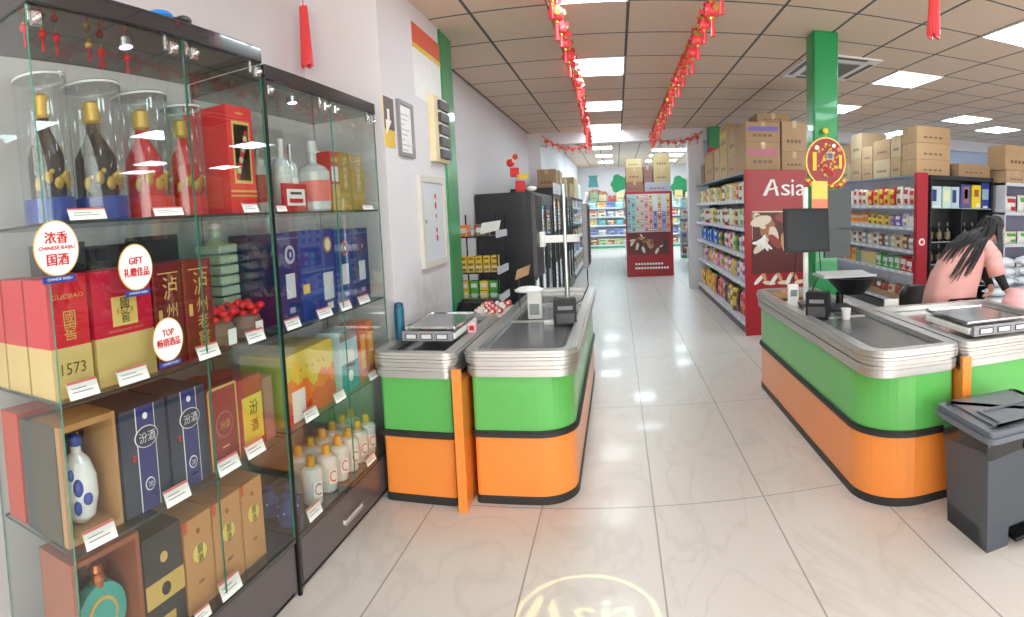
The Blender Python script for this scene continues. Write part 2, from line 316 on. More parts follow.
# ================================================================== glass display cabinets
CABW = mat('dark_laminate', (88, 82, 84), .35, coat=.3, scale=4); TOPB = mat('black_lacquer', (40, 42, 46), .12, coat=.8)
MIRROR = mat('grey_mirror', (112, 116, 120), .08, .9)
LED = mat('violet_led', (210, 170, 255), .3, emit=14)
def cabinet(y0, y1, split, label, mirrored, drawer, tz=2.245):
    c = thing('display_cabinet', (-1.57, (y0 + y1) / 2, 0), label, 'display cabinet')
    part('base', MB().box(-1.77, -1.375, y0, y1, .03, .245, CABW, b=.004).box(-1.76, -1.39, y0 + .01, y1 - .01, 0, .03, BLACK), c)
    part('base_rim', MB().box(-1.775, -1.366, y0 - .002, y1 + .002, .240, .262, TOPB, b=.003), c)
    part('top', MB().box(-1.78, -1.36, y0 - .004, y1 + .004, tz, tz + .065, TOPB, b=.006), c)
    part('glass_door', MB().pane(-1.374, -1.368, y0, split - .002, .262, tz), c)
    part('glass_door', MB().pane(-1.374, -1.368, split + .002, y1, .262, tz), c)
    for y in (y0, y1 - .006): part('side_glass', MB().pane(-1.77, -1.375, y, y + .006, .262, tz), c)
    part('glass_back', MB().pane(-1.776, -1.770, y0, y1, .262, tz), c)
    for z in (.712, 1.152, 1.672): part('glass_shelf', MB().pane(-1.765, -1.378, y0 + .008, y1 - .008, z - .009, z, None, mat('dark_shelf_edge', (44, 58, 56), .3)), c)
    for y in (split - .055, split + .055, y0 + .03, y1 - .03):
        m = MB(); m.box(-1.376, -1.36, y - .018, y + .018, tz - .06, tz - .02, CHROME, b=.003).ball((-1.355, y, tz - .04), .012, CHROME, 10, 6).tube((-1.40, y, tz - .035), (-1.40, y, tz), .012, CHROME)
        part('hinge', m, c)
    m = MB().tube((-1.50, split - .15, tz - .014), (-1.50, split - .15, tz), .03, CHROME, n=20); s = part('spot_light', m, c)
    part('lens', MB().tube((-1.50, split - .15, tz - .0155), (-1.50, split - .15, tz - .0135), .022, LED, n=16), s)
    if drawer:
        d = part('drawer', MB().box(-1.376, -1.368, y0 + .02, y1 - .02, .045, .235, CABW, b=.002), c)
        part('handle', MB().box(-1.368, -1.352, 2.55, 2.77, .098, .104, STEEL).box(-1.368, -1.352, 2.55, 2.77, .126, .132, STEEL).box(-1.368, -1.362, 2.55, 2.77, .104, .126, WHITE), d)
    part('corner_profile', MB().box(-1.38, -1.364, y1 + .001, y1 + .018, 0, 2.225, BLACK), c) if mirrored else None
    return c
cabinet(.968, 2.105, 1.62, 'nearer glass display cabinet with tall clear bottle tubes on its top shelf', True, False, 2.285)
cabinet(2.128, 3.28, 2.72, 'glass display cabinet against the pier with a drawer and white bottles on its floor', False, True, 2.225)

XF = -1.42
def gift(name, y0, y1, z0, h, label, col, deco=None, dx=.15, xf=XF, cat='gift box', group='boxed spirits in the glass cabinets', base=None, split=.0, rough=.35, panel=None):
    """carton with its printed front towards the aisle; deco(mb, P, w, h) draws the print"""
    c1 = colmat(col, rough); yc = (y0 + y1) / 2
    m = MB()
    if base and split: m.box(xf - dx, xf, y0, y1, z0, z0 + h * split, colmat(base, rough)).box(xf - dx, xf, y0, y1, z0 + h * split, z0 + h, c1)
    else: m.box(xf - dx, xf, y0, y1, z0, z0 + h, c1, b=.002)
    if deco: deco(m, lambda u, v: V(xf + .0008, y0 + (y1 - y0) * u, z0 + h * v), y1 - y0, h)
    return single(name, m, (xf - dx / 2, yc, z0), label, cat, group)
def fr(q, P, u0, u1, v0, v1, m, t=.001):
    a, b = P(u0, v0), P(u1, v1); q.box(a.x - .0006, a.x + t, a.y, b.y, a.z, b.z, m)
def tx(q, P, s, u, v, w, h, m, t=.002): q.text(s, P(u, v) + V(t, 0, 0), YP, ZP, w, h, m, .0004)
WH = colmat((240, 240, 238)); DK = colmat((40, 34, 38)); GD = colmat((214, 178, 98)); RD = colmat((196, 28, 36)); MR = colmat((120, 24, 30)); BL = colmat((36, 60, 140)); YL = colmat((232, 200, 80))

# ---- top shelf: four clear tubes
def tube_pack(y, r, h, dark, label):
    x = -1.475; z = 1.672; t = thing('bottle_tube', (x, y, z), label, 'bottle', 'spirit bottles in clear tubes on the top shelf')
    body = colmat((46, 34, 34), .2) if dark else colmat((196, 24, 36), .2)
    part('bottle', MB().lathe((x, y, z + .02), [(.62 * r, 0), (.68 * r, .02), (.68 * r, h * .42), (.45 * r, h * .52), (.26 * r, h * .6), (.22 * r, h * .68)], body, 24), t)
    part('bottle_cap', MB().lathe((x, y, z + .02), [(.24 * r, h * .68), (.3 * r, h * .7), (.3 * r, h * .83), (.2 * r, h * .85)], GOLD, 18), t)
    q = MB()
    for a in range(-2, 3):      # gold dragon-like relief patches round the belly
        an = a * .55; p = V(x + .69 * r * math.cos(an), y + .69 * r * math.sin(an), z + .02 + h * (.22 + .04 * (a % 2)))
        q.ball(p, r * .20, GOLD, 10, 6, (.35, 1, 1.15)); q.ball(p + V(.004, r * .12, r * .22), r * .10, GOLD, 8, 5)
    part('gold_relief', q, t)
    part('base_band', MB().lathe((x, y, z), [(r * .98, 0), (r * .98, h * .17)], colmat((40, 64, 150) if dark else (210, 30, 40)), 28), t)
    part('clear_tube', MB().lathe((x, y, z), [(r, .001), (r, h)], BOTTLE, 32, cap=False).disc((x, y, z + h), ZP, r, BOTTLE, .004, 32), t)
    part('rim', MB().lathe((x, y, z), [(r * 1.01, h - .006), (r * 1.015, h - .003), (r * 1.01, h + .001)], glass_rim, 32, cap=False), t)
glass_rim = mat('frosted_rim', (205, 208, 206), .2)
tube_pack(1.068, .082, .44, True, 'clear tube with dark gold-relief bottle, first tube from the cabinet end')
tube_pack(1.265, .100, .43, True, 'clear tube with dark gold-relief bottle, standing beside the red-bottle tubes')
tube_pack(1.485, .098, .42, False, 'clear tube with red gold-relief bottle, wider of the two red ones')
tube_pack(1.690, .085, .40, False, 'clear tube with red gold-relief bottle standing next to the tall red carton')
def d_redbox(q, P, w, h):
    fr(q, P, .18, .86, .28, .86, GD); fr(q, P, .24, .80, .31, .83, colmat((92, 84, 60)))
    for k in range(9): q.disc(P(.3 + .05 * (k * 37 % 9), .35 + .05 * k), XP, .014, colmat((200, 190, 150)) if k % 2 else RD, .002, 10)
    fr(q, P, .36, .64, .925, .94, GD); fr(q, P, 0, 1, .20, .22, GD); fr(q, P, 0, 1, .16, .175, GD)
gift('gift_box', 1.905, 2.085, 1.672, .435, 'tall bright red carton with gold-framed scroll picture, top shelf', (222, 34, 38), d_redbox, dx=.22)
def bottle(name, y, z0, h, r, label, body, cap, lab, x=-1.46, cat='bottle', group='loose spirit bottles on the top shelf', sh=.62, neck=.3):
    t = thing(name, (x, y, z0), label, cat, group)
    part('glass_body', MB().lathe((x, y, z0), [(r * .9, 0), (r, .01), (r, h * sh), (r * .75, h * (sh + .08)), (r * neck, h * (sh + .14)), (r * neck, h * .86)], body, 20), t)
    part('cap', MB().lathe((x, y, z0), [(r * neck * 1.2, h * .84), (r * neck * 1.2, h * .98), (r * neck, h)], cap, 16), t)
    if lab: part('label', MB().lathe((x, y, z0), [(r * 1.02, h * .14), (r * 1.02, h * (sh - .12))], lab, 20), t)
    return t
BG = mat('pale_bottle_glass', (200, 206, 204), .08, coat=.6)
bottle('spirit_bottle', 2.165, 1.672, .33, .036, 'slim pale bottle with red lower label beside the tall red carton', BG, glass_rim, colmat((190, 60, 60)))
bottle('spirit_bottle', 2.24, 1.672, .35, .034, 'slim pale bottle just behind the cabinet joint on the top shelf', BG, RED, colmat((150, 60, 60)), x=-1.55)
bottle('spirit_bottle', 2.36, 1.672, .34, .045, 'pale bottle standing behind the small red card', BG, glass_rim, colmat((206, 212, 208)))
bottle('spirit_bottle', 2.47, 1.672, .33, .036, 'slim white-label bottle beside the small red card', BG, RED, WH, x=-1.52)
bottle('spirit_bottle', 2.655, 1.672, .355, .085, 'wide clear bottle with red and white label on top shelf', BG, glass_rim, colmat((226, 120, 110)), sh=.55, neck=.28)
bottle('spirit_bottle', 2.56, 1.672, .34, .035, 'bottle with hanging white neck tag between slim and wide bottles', BG, mat('cap_silver', (180, 180, 186), .3, .8), WH, x=-1.53)
m = MB().box(-1.405, -1.393, 2.25, 2.46, 1.672, 1.80, colmat((190, 30, 40))).box(-1.3932, -1.392, 2.28, 2.44, 1.70, 1.775, WH)
m.box(-1.392, -1.3915, 2.31, 2.41, 1.75, 1.762, DK).box(-1.392, -1.3915, 2.30, 2.42, 1.712, 1.732, RD)
single('sign_card', m, (-1.40, 2.355, 1.672), 'small red stand-up card with white printed centre before the top-shelf bottles', 'sign')
def d_rg(q, P, w, h): fr(q, P, .1, .9, .5, .75, WH); fr(q, P, 0, 1, .0, .45, GD); fr(q, P, .1, .9, .83, .9, GD)
gift('gift_box', 2.775, 2.865, 1.672, .31, 'narrow red carton with white and gold bands beside the olive cartons', (204, 50, 50), d_rg, dx=.1)
def d_gold(q, P, w, h):
    fr(q, P, .08, .92, .02, .3, colmat((190, 160, 80))); tx(q, P, '泸', .5, .85, w * .4, w * .4, CREAM)
    for k, s in enumerate('州老窖'): tx(q, P, s, .5, .7 - k * .13, w * .3, w * .3, CREAM)
gift('gift_box', 2.87, 3.01, 1.672, .315, 'olive-gold carton, inner one of the pair on the top shelf', (168, 140, 62), d_gold, dx=.1)
gift('gift_box', 3.02, 3.20, 1.672, .315, 'olive-gold carton, outer one of the pair beside the side glass', (176, 148, 70), d_gold, dx=.1)
for k, (y, r) in enumerate(((1.28, .03), (1.40, .028), (1.86, .03))): bottle('spirit_bottle', y, 1.672, .28, r, 'small dark bottle in back row of top shelf, behind the %s' % ('second clear tube', 'third clear tube', 'gap before the red carton')[k], colmat((60, 40, 30), .2), GOLD, None, x=-1.68)

# ---- second shelf
Z2 = 1.152
def d_guo(q, P, w, h):
    fr(q, P, 0, 1, 0, .42, colmat((214, 184, 122), .3), .0012); tx(q, P, '國', .5, .66, w * .3, w * .3, GD, .002); tx(q, P, '窖', .5, .54, w * .3, w * .3, GD, .002)
    tx(q, P, 'GUOJIAO', .5, .84, w * .8, .018, GD); tx(q, P, '1573', .5, .24, w * .62, .034, colmat((120, 96, 50)), .003)
def d_guo2(q, P, w, h):
    fr(q, P, 0, 1, 0, .42, colmat((214, 184, 122), .3), .0012); fr(q, P, .30, .72, .50, .76, colmat((226, 196, 110), .3), .002)
    tx(q, P, '國', .51, .70, .036, .034, DK, .003); tx(q, P, '窖', .51, .57, .036, .034, DK, .003); tx(q, P, '1573', .51, .635, .07, .016, colmat((140, 100, 50)), .003)
    tx(q, P, 'GUOJIAO 1573', .5, .46, w * .6, .008, GD, .003)
gk = dict(base=(214, 184, 122), split=.42)
gift('gift_box', .985, 1.135, Z2, .355, 'red over gold carton at the cabinet end, front one, lettered down its face', (206, 26, 44), d_guo, dx=.12, **gk)
gift('gift_box', .985, 1.135, Z2, .355, 'red over gold carton, second in depth at the cabinet end', (206, 40, 54), None, dx=.12, xf=-1.55, **gk)
gift('gift_box', .985, 1.135, Z2, .355, 'red over gold carton touching the mirror at the cabinet end', (206, 40, 54), None, dx=.08, xf=-1.68, **gk)
gift('gift_box', 1.155, 1.41, Z2, .36, 'wide crimson over gold carton with square gold plate', (198, 16, 56), d_guo2, dx=.16, **gk)
def d_lz(q, P, w, h):
    fr(q, P, 0, .06, 0, 1, colmat((150, 40, 40))); tx(q, P, '泸', .58, .76, w * .5, w * .55, GD)
    for k, s in enumerate('州老窖'): tx(q, P, s, .58, .54 - k * .17, w * .38, w * .34, GD)
    fr(q, P, .14, .26, .44, .56, GD); fr(q, P, .2, .9, .9, .91, GD)
gift('gift_box', 1.42, 1.565, Z2, .36, 'maroon carton with gold brush lettering beside the crimson one', (112, 22, 28), d_lz, dx=.16)
gift('gift_box', 1.575, 1.735, Z2, .36, 'maroon carton with gold brush lettering beside the cloth-topped jars', (124, 24, 28), d_lz, dx=.16)
CLAY = mat('brown_clay', (116, 84, 72), .5)
for k, y in enumerate((1.80, 1.985)):
    t = thing('wine_jar', (-1.47, y, Z2), ('squat brown clay jar with red cloth top next to the maroon carton', 'squat brown clay jar with red cloth top next to the pale green bottle')[k], 'jar', 'clay jars with red cloth tops')
    part('jar_body', MB().lathe((-1.47, y, Z2), [(.05, 0), (.075, .02), (.082, .06), (.07, .10), (.045, .12)], CLAY, 24), t)
    m = MB()                       # crumpled red cloth with a ruffled hem
    for j in range(14):
        a = 2 * PI * j / 14; rr_ = .058 + .018 * (j % 2)
        m.ball((-1.47 + rr_ * math.cos(a), y + rr_ * math.sin(a), Z2 + .118 + .012 * ((j * 5) % 3)), .02, RED, 8, 6, (1, 1, .7))
    for j in range(7):
        a = 2 * PI * j / 7; m.ball((-1.47 + .026 * math.cos(a), y + .026 * math.sin(a), Z2 + .145 + .006 * (j % 2)), .018, RED, 8, 6)
    part('red_cloth', m, t); part('label', MB().box(-1.391, -1.388, y - .025, y + .025, Z2 + .02, Z2 + .08, WH), t)
GRN = mat('pale_green_glass', (150, 176, 150), .15, coat=.5)
t = thing('square_bottle', (-1.62, 2.03, Z2), 'large pale green ribbed bottle behind the jars', 'bottle')
m = MB()
for k in range(9): m.box(-1.69, -1.55, 1.965, 2.095, Z2 + .045 * k, Z2 + .045 * k + .04, GRN, b=.008)
part('ribbed_body', m.lathe((-1.62, 2.03, Z2 + .40), [(.05, 0), (.028, .03), (.026, .07)], GRN, 16), t)
part('stopper', MB().lathe((-1.62, 2.03, Z2 + .47), [(.03, 0), (.032, .02), (.02, .03)], glass_rim, 16), t)
def d_blue(medal):
    def f(q, P, w, h):
        c = P(.55, .76); q.disc(c + V(0, 0, 0), XP, min(w * .26, .042), colmat(medal), .003, 24); q.disc(c + V(.003, 0, 0), XP, min(w * .18, .028), BL, .001, 20)
        q.disc(P(.55, .76) + V(.004, 0, 0), XP, .012, CREAM, .001, 12, .6); fr(q, P, .32, .72, .30, .56, colmat((214, 218, 226)))
        fr(q, P, .4, .64, .14, .2, colmat((160, 170, 200))); fr(q, P, 0, 1, .93, .94, colmat((120, 130, 180)))
    return f
gift('gift_box', 2.20, 2.395, Z2, .43, 'deep blue carton with silver-white medallion, first beyond the cabinet joint', (30, 46, 112), d_blue((200, 200, 205)), dx=.26)
def d_half(q, P, w, h): q.disc(P(.8, .62), XP, .04, colmat((206, 150, 90)), .003, 24); q.disc(P(.8, .62) + V(.003, 0, 0), XP, .028, CREAM, .001, 20); fr(q, P, 0, 1, .03, .05, colmat((120, 140, 200))); 
def d_half2(q, P, w, h): fr(q, P, .02, .2, .6, .8, YL); fr(q, P, .62, .92, .34, .96, colmat((214, 218, 226))); fr(q, P, .7, .88, .12, .26, WH)
gift('gift_box', 2.405, 2.745, Z2 + .222, .208, 'blue carton with orange medallion, lying on another blue carton', (34, 58, 140), d_half, dx=.22)
gift('gift_box', 2.405, 2.745, Z2, .22, 'blue carton underneath the one with the orange medallion', (38, 66, 150), d_half2, dx=.22)
gift('gift_box', 2.765, 2.965, Z2, .42, 'blue carton with copper medallion, last but one on its shelf', (36, 62, 140), d_blue((190, 120, 90)), dx=.2)
gift('gift_box', 2.98, 3.185, Z2, .42, 'dark blue carton with dark red medallion beside the side glass', (34, 52, 116), d_blue((130, 60, 60)), dx=.2)

for k, (a, b, hh) in enumerate(((1.16, 1.36, .46), (1.38, 1.60, .44), (1.62, 1.86, .46))):
    gift('gift_box', a, b, Z2, hh, 'tall black carton at the back of the second shelf, ' + ('behind the crimson carton', 'behind the maroon pair', 'behind the clay jars')[k], (38, 40, 44), None, dx=.07, xf=-1.685)
# ---- third shelf
Z3 = .712
WOODL = mat('light_wood', (182, 138, 92), .5, scale=30, bump=.1)
t = thing('framed_vase_box', (-1.49, 1.096, Z3), 'open wooden gift case holding a blue and white vase bottle', 'gift box')
m = MB(); x0, x1, y0, y1, z0, z1 = -1.57, -1.42, .985, 1.205, Z3, Z3 + .36
m.frame(x0, x1, y0, y1, z0, z1, .014, WOODL, .02)
part('wooden_frame', m, t); part('backing', MB().box(x0 - .006, x0, y0, y1, z0, z1, colmat((44, 52, 66))), t); part('side_cover', MB().box(x0, x1 - .02, y0 - .003, y0 - .0005, z0, z1, colmat((74, 70, 58))), t)
CER = mat('white_porcelain', (232, 234, 236), .15, coat=.6); BLU = colmat((40, 72, 170), .2)
v = part('vase', MB().lathe((-1.495, 1.096, Z3 + .03), [(.03, 0), (.048, .02), (.062, .08), (.06, .14), (.042, .19), (.018, .215), (.016, .24)], CER, 28), t)
part('painted_flower', MB().ball((-1.452, 1.062, Z3 + .15), .024, BLU, 10, 8, (.7, .7, 1.2)).ball((-1.437, 1.085, Z3 + .115), .022, BLU, 10, 8, (.6, .8, .9)).ball((-1.452, 1.055, Z3 + .09), .018, BLU, 10, 8, (.7, .7, 1.3)).ball((-1.462, 1.045, Z3 + .19), .014, BLU, 10, 8, (.7, .7, 1.3)), v)
part('stopper', MB().lathe((-1.495, 1.096, Z3 + .265), [(.018, 0), (.022, .012), (.018, .03), (.008, .036)], BLU, 18), v)
q = MB()
for k in range(4): q.disc(V(-1.562, 1.155, Z3 + .30 - .03 * k), XP, .009, GD, .002, 7, .8)
part('gold_marks', q, t)
gift('gift_box', .985, 1.12, Z3, .35, 'dark green carton just behind the wooden vase case', (54, 66, 66), None, dx=.06, xf=-1.575)
gift('gift_box', .985, 1.14, Z3, .36, 'orange-red carton touching the mirror behind the wooden vase case', (190, 70, 50), None, dx=.10, xf=-1.65)
def d_fen(q, P, w, h):
    fr(q, P, .34, .72, 0, 1, colmat((48, 54, 120))); fr(q, P, .325, .34, 0, 1, WH); fr(q, P, .72, .735, 0, 1, WH)
    c = P(.53, .70); q.disc(c, XP, .036, WH, .002, 28, 1.5); q.disc(c + V(.002, 0, 0), XP, .033, colmat((42, 50, 80)), .001, 28, 1.52)
    tx(q, P, '汾酒', .53, .70, .075, .034, WH, .005); q.disc(P(.53, .90), XP, .011, WH, .002, 14)
    q.disc(P(.53, .24), XP, .022, WH, .002, 24); q.disc(P(.53, .24) + V(.002, 0, 0), XP, .018, colmat((48, 54, 120)), .001, 24); tx(q, P, '20', .53, .24, .02, .016, WH, .004)
    fr(q, P, .45, .61, .10, .12, WH); fr(q, P, .22, .28, .5, .56, RD)
gift('gift_box', 1.22, 1.432, Z3, .345, 'dark slate blue carton with oval emblem beside the wooden vase case', (52, 62, 84), d_fen, dx=.2)
gift('gift_box', 1.445, 1.645, Z3, .345, 'dark slate blue carton with oval emblem beside the brown-red carton', (52, 62, 84), d_fen, dx=.2)
def d_rb(q, P, w, h):
    for a in ((0, .05, 0, 1), (.95, 1, 0, 1), (0, 1, 0, .03), (0, 1, .97, 1)): fr(q, P, *a, GD)
    q.disc(P(.5, .52), XP, .05, colmat((186, 110, 100)), .002, 26, 1.05); q.disc(P(.5, .52) + V(.002, 0, 0), XP, .045, colmat((150, 50, 50)), .001, 26, 1.05); tx(q, P, '汾酒', .5, .52, .06, .03, GD, .004); fr(q, P, .38, .62, .23, .25, GD)
gift('gift_box', 1.655, 1.835, Z3, .31, 'brown-red carton with gold border and round seal', (150, 44, 46), d_rb, dx=.2)
def d_ry(q, P, w, h): fr(q, P, .12, .95, .12, .74, YL); tx(q, P, '汾', .56, .58, .06, .06, colmat((120, 30, 30)), .003); tx(q, P, '酒', .56, .33, .05, .05, colmat((120, 30, 30)), .003)
gift('gift_box', 1.845, 2.01, Z3, .30, 'red carton with yellow panel and dark brush lettering', (176, 44, 52), d_ry, dx=.2)
gift('gift_box', 2.02, 2.09, Z3, .27, 'plain rose-brown carton squeezed against the cabinet joint', (170, 110, 104), None, dx=.2)
def d_land(q, P, w, h):
    OR_, DO = colmat((240, 120, 50)), colmat((222, 70, 44)); n = 26
    for lay, (b, amp, mm) in enumerate(((.52, .13, OR_), (.30, .10, DO))):
        pts = [(0, 0)] + [(k / n * w, h * (b + amp * math.sin(k * .55 + lay * 2) * math.cos(k * .21 + lay) + .04 * (k % 2))) for k in range(n + 1)] + [(w, 0)]
        q.prism(pts, P(0, 0) + V(.001 * lay, 0, 0), YP, ZP, V(.001, 0, 0), mm)
    for k in range(5): q.disc(P(.3 + .12 * k, .72 + .03 * (k % 2)), XP, .008, colmat((206, 150, 50)), .002, 8)
    a, b = P(.1, .02), P(.34, .46); q.box(a.x, a.x + .005, a.y, b.y, a.z, b.z, WH)
o = gift('gift_box', 2.19, 2.66, Z3, .315, 'large yellow carton printed with orange mountain ridges', (226, 196, 70), d_land, dx=.24)
def d_teal(q, P, w, h): fr(q, P, 0, 1, .0, .45, colmat((24, 150, 160))); fr(q, P, 0, 1, .84, 1, colmat((150, 120, 120))); fr(q, P, .25, .75, .36, .68, WH); q.disc(P(.5, .22), XP, .03, WH, .002, 20)
gift('gift_box', 2.745, 2.955, Z3, .32, 'white and turquoise carton on the third shelf of the second cabinet', (196, 222, 230), d_teal, dx=.14)
def d_or(q, P, w, h): fr(q, P, .2, .8, .2, .8, colmat((246, 190, 90)))
gift('gift_box', 2.98, 3.075, Z3, .325, 'slim orange-red carton beside the turquoise one', (226, 96, 60), d_or, dx=.12)
gift('gift_box', 3.09, 3.18, Z3, .32, 'slim orange carton beside the side glass', (236, 130, 60), d_or, dx=.12)

# ---- cabinet floor
Z4 = .262
WOODR = mat('red_brown_wood', (156, 88, 60), .4, scale=30)
t = thing('framed_bottle_box', (-1.50, 1.125, Z4), 'glass-fronted red-brown wooden case with a turquoise round plate', 'gift box')
m = MB(); x0, x1, y0, y1, z0, z1 = -1.58, -1.42, .985, 1.262, Z4, Z4 + .40
m.frame(x0, x1, y0, y1, z0, z1, .018, WOODR)
part('wooden_frame', m, t); part('backing', MB().box(x0 - .006, x0, y0, y1, z0, z1, colmat((120, 70, 60))), t)
TQ = colmat((70, 170, 160), .3); b_ = part('round_flask', MB().disc((-1.50, 1.125, Z4 + .17), XP, .10, TQ, .035, 36).disc((-1.465, 1.125, Z4 + .17), XP, .06, GD, .004, 30).disc((-1.461, 1.125, Z4 + .17), XP, .048, TQ, .003, 30), t)
part('copper_neck', MB().lathe((-1.483, 1.125, Z4 + .26), [(.022, 0), (.02, .02), (.028, .025), (.02, .04), (.026, .05), (.018, .07)], mat('copper', (190, 110, 70), .3, .8), 20), b_)
def d_blk(q, P, w, h): fr(q, P, 0, 1, .34, .56, GD); q.disc(P(.5, .45), XP, .022, DK, .003, 20); q.disc(P(.5, .75), XP, .018, GD, .002, 16); fr(q, P, .3, .7, .12, .2, GD)
gift('gift_box', 1.272, 1.458, Z4, .36, 'black carton with gold diagonal band on the cabinet floor', (52, 50, 54), d_blk, dx=.16)
def d_tan(q, P, w, h):
    q.disc(P(.5, .6), XP, .034, colmat((236, 214, 110)), .002, 28, 1.1); tx(q, P, '習', .5, .65, .03, .03, DK, .004); tx(q, P, '酒', .5, .54, .03, .03, DK, .004)
    q.disc(P(.5, .84), XP, .010, colmat((150, 96, 50)), .002, 14); fr(q, P, .4, .6, .27, .30, colmat((150, 96, 50))); fr(q, P, 0, .12, .88, 1, colmat((214, 80, 60)))
for k, (a, b, s) in enumerate(((1.47, 1.622, 'tan carton with yellow oval seal beside the black and gold carton'), (1.632, 1.802, 'tan carton with yellow oval seal, middle of the three tan ones'), (1.812, 1.955, 'tan carton with yellow oval seal beside the blue pouches'))):
    gift('gift_box', a, b, Z4, .335, s, (204, 148, 92), d_tan, dx=.2, group='tan cartons with yellow seals')
WB = mat('white_bottle', (226, 228, 224), .25, coat=.4); OC = colmat((226, 168, 60), .4)
def white_bottle():
    t = thing('white_spirit_bottle', (0, 0, 0), '', 'bottle')
    MB().lathe((0, 0, 0), [(.040, 0), (.047, .008), (.050, .05), (.056, .13), (.056, .165), (.046, .178), (.024, .186)], WB, 20).build('bottle_body', t)
    t.rotation_euler = (0, 0, -.55)
    MB().lathe((0, 0, 0), [(.021, .184), (.022, .19), (.019, .228), (.017, .233)], OC, 16).build('cap', t)
    m = MB(); m.box(.050, .057, -.024, .024, .05, .125, WH); m.text('C', V(.0575, 0, .088), YP, ZP, .036, .058, colmat((214, 80, 40))); m.build('label', t)
    return t
wb = white_bottle(); first = True
front = (2.42, 2.575, 2.71, 2.835, 2.955, 3.07); back = (2.52, 2.65, 2.78, 2.90, 3.02, 3.14)
for row, (ys, x) in enumerate(((front, -1.455), (back, -1.585))):
    for k, y in enumerate(ys):
        lb = 'white bottle with yellow cap in the %s row, %s from the cabinet joint' % (('front', 'back')[row], ORD[k])
        if first: wb.location = (x, y, Z4); tag(wb, lb, None, 'white bottles with yellow caps'); first = False
        else: dup(wb, (x, y, Z4), lb, group='white bottles with yellow caps')
PCH = mat('blue_brocade', (64, 86, 168), .6)
for k, (y, x) in enumerate(((2.19, -1.46), (2.28, -1.50), (2.23, -1.58))):
    m = MB().lathe((x, y, Z4), [(.03, 0), (.042, .02), (.044, .07), (.03, .10), (.012, .115), (.022, .135), (.02, .14)], PCH, 14)
    for j in range(6): m.ball((x + .042 * math.cos(j), y + .042 * math.sin(j), Z4 + .05 + .02 * (j % 2)), .006, WH, 6, 4)
    single('cloth_pouch', m, (x, y, Z4), 'small blue brocade pouch, %s' % ('just behind the door glass', 'next to the first white bottle', 'behind the other two pouches')[k], 'pouch', 'blue pouches on the cabinet floor')

# ---- price tags
def ptag(y0, y1, z0, z1, label, x=-1.384, h=None):
    yc, w = (y0 + y1) / 2, (y1 - y0) * .86; zz = z0; h = (z1 - z0) * .9
    m = MB(); o = V(x + .02, yc, zz); up = V(-.35, 0, 1).normalized(); n = YP.cross(up)
    m.prism([(-w / 2, 0), (w / 2, 0), (w / 2, h), (-w / 2, h)], o, YP, up, n * -.002, WH)
    m.prism([(-w / 2, h * .86), (w / 2, h * .86), (w / 2, h), (-w / 2, h)], o + n * .0002, YP, up, n * .0006, colmat((226, 110, 110)))
    for a, b, v in ((-.38, .1, .58), (-.38, .3, .36)): m.prism([(w * a, h * v), (w * b, h * v), (w * b, h * (v + .05)), (w * a, h * (v + .05))], o + n * .0002, YP, up, n * .0006, colmat((130, 130, 136)))
    single('price_tag', m, (x + .02, yc, zz), label, 'price tag', 'white price tags in the cabinets')
for a in ((1.044, 1.209, 1.674, 1.714, 'white price tag on the top shelf edge before the first dark-bottle tubes'), (1.395, 1.562, 1.674, 1.708, 'white price tag on the top shelf edge before the red-bottle tube'),
          (1.90, 2.02, 1.674, 1.718, 'folded white price tag before the tall red carton'), (2.145, 2.235, 1.674, 1.704, 'white price tag at the foot of the slim red-label bottles'), (3.03, 3.19, 1.674, 1.705, 'white price tag before the outer olive-gold carton'),
          (.99, 1.12, 1.158, 1.215, 'white price tag before the lettered red over gold carton'), (1.18, 1.33, 1.158, 1.212, 'white price tag before the wide crimson carton'), (1.56, 1.70, 1.158, 1.215, 'white price tag before the maroon cartons'), (1.86, 2.0, 1.158, 1.215, 'white price tag before the cloth-topped jars'),
          (2.15, 2.29, 1.158, 1.213, 'white price tag before the deep blue carton by the joint'), (2.44, 2.60, 1.158, 1.213, 'white price tag before the two lying blue cartons'), (2.68, 2.82, 1.158, 1.213, 'white price tag between orange and copper medallion cartons'), (2.90, 3.06, 1.158, 1.211, 'white price tag before the dark red medallion carton'),
          (1.0, 1.14, .716, .775, 'white price tag before the wooden vase case'), (1.34, 1.48, .716, .775, 'white price tag before the first slate blue carton'), (1.62, 1.77, .716, .778, 'white price tag before the brown-red carton'), (1.80, 1.94, .716, .778, 'white price tag before the red and yellow carton'),
          (2.25, 2.39, .718, .78, 'white price tag before the mountain-print carton'), (2.55, 2.68, .718, .775, 'white price tag before the turquoise carton'), (2.97, 3.12, .718, .77, 'white price tag before the slim orange cartons'),
          (1.58, 1.72, .27, .34, 'white price tag before the middle tan carton'), (1.44, 1.53, .268, .31, 'blank white tag lying before the first tan carton'), (1.33, 1.42, .268, .31, 'blank white tag lying before the black carton'), (2.22, 2.36, .27, .335, 'white price tag before the blue pouches'), (2.86, 3.0, .27, .32, 'white price tag among the white bottles')): ptag(*a)
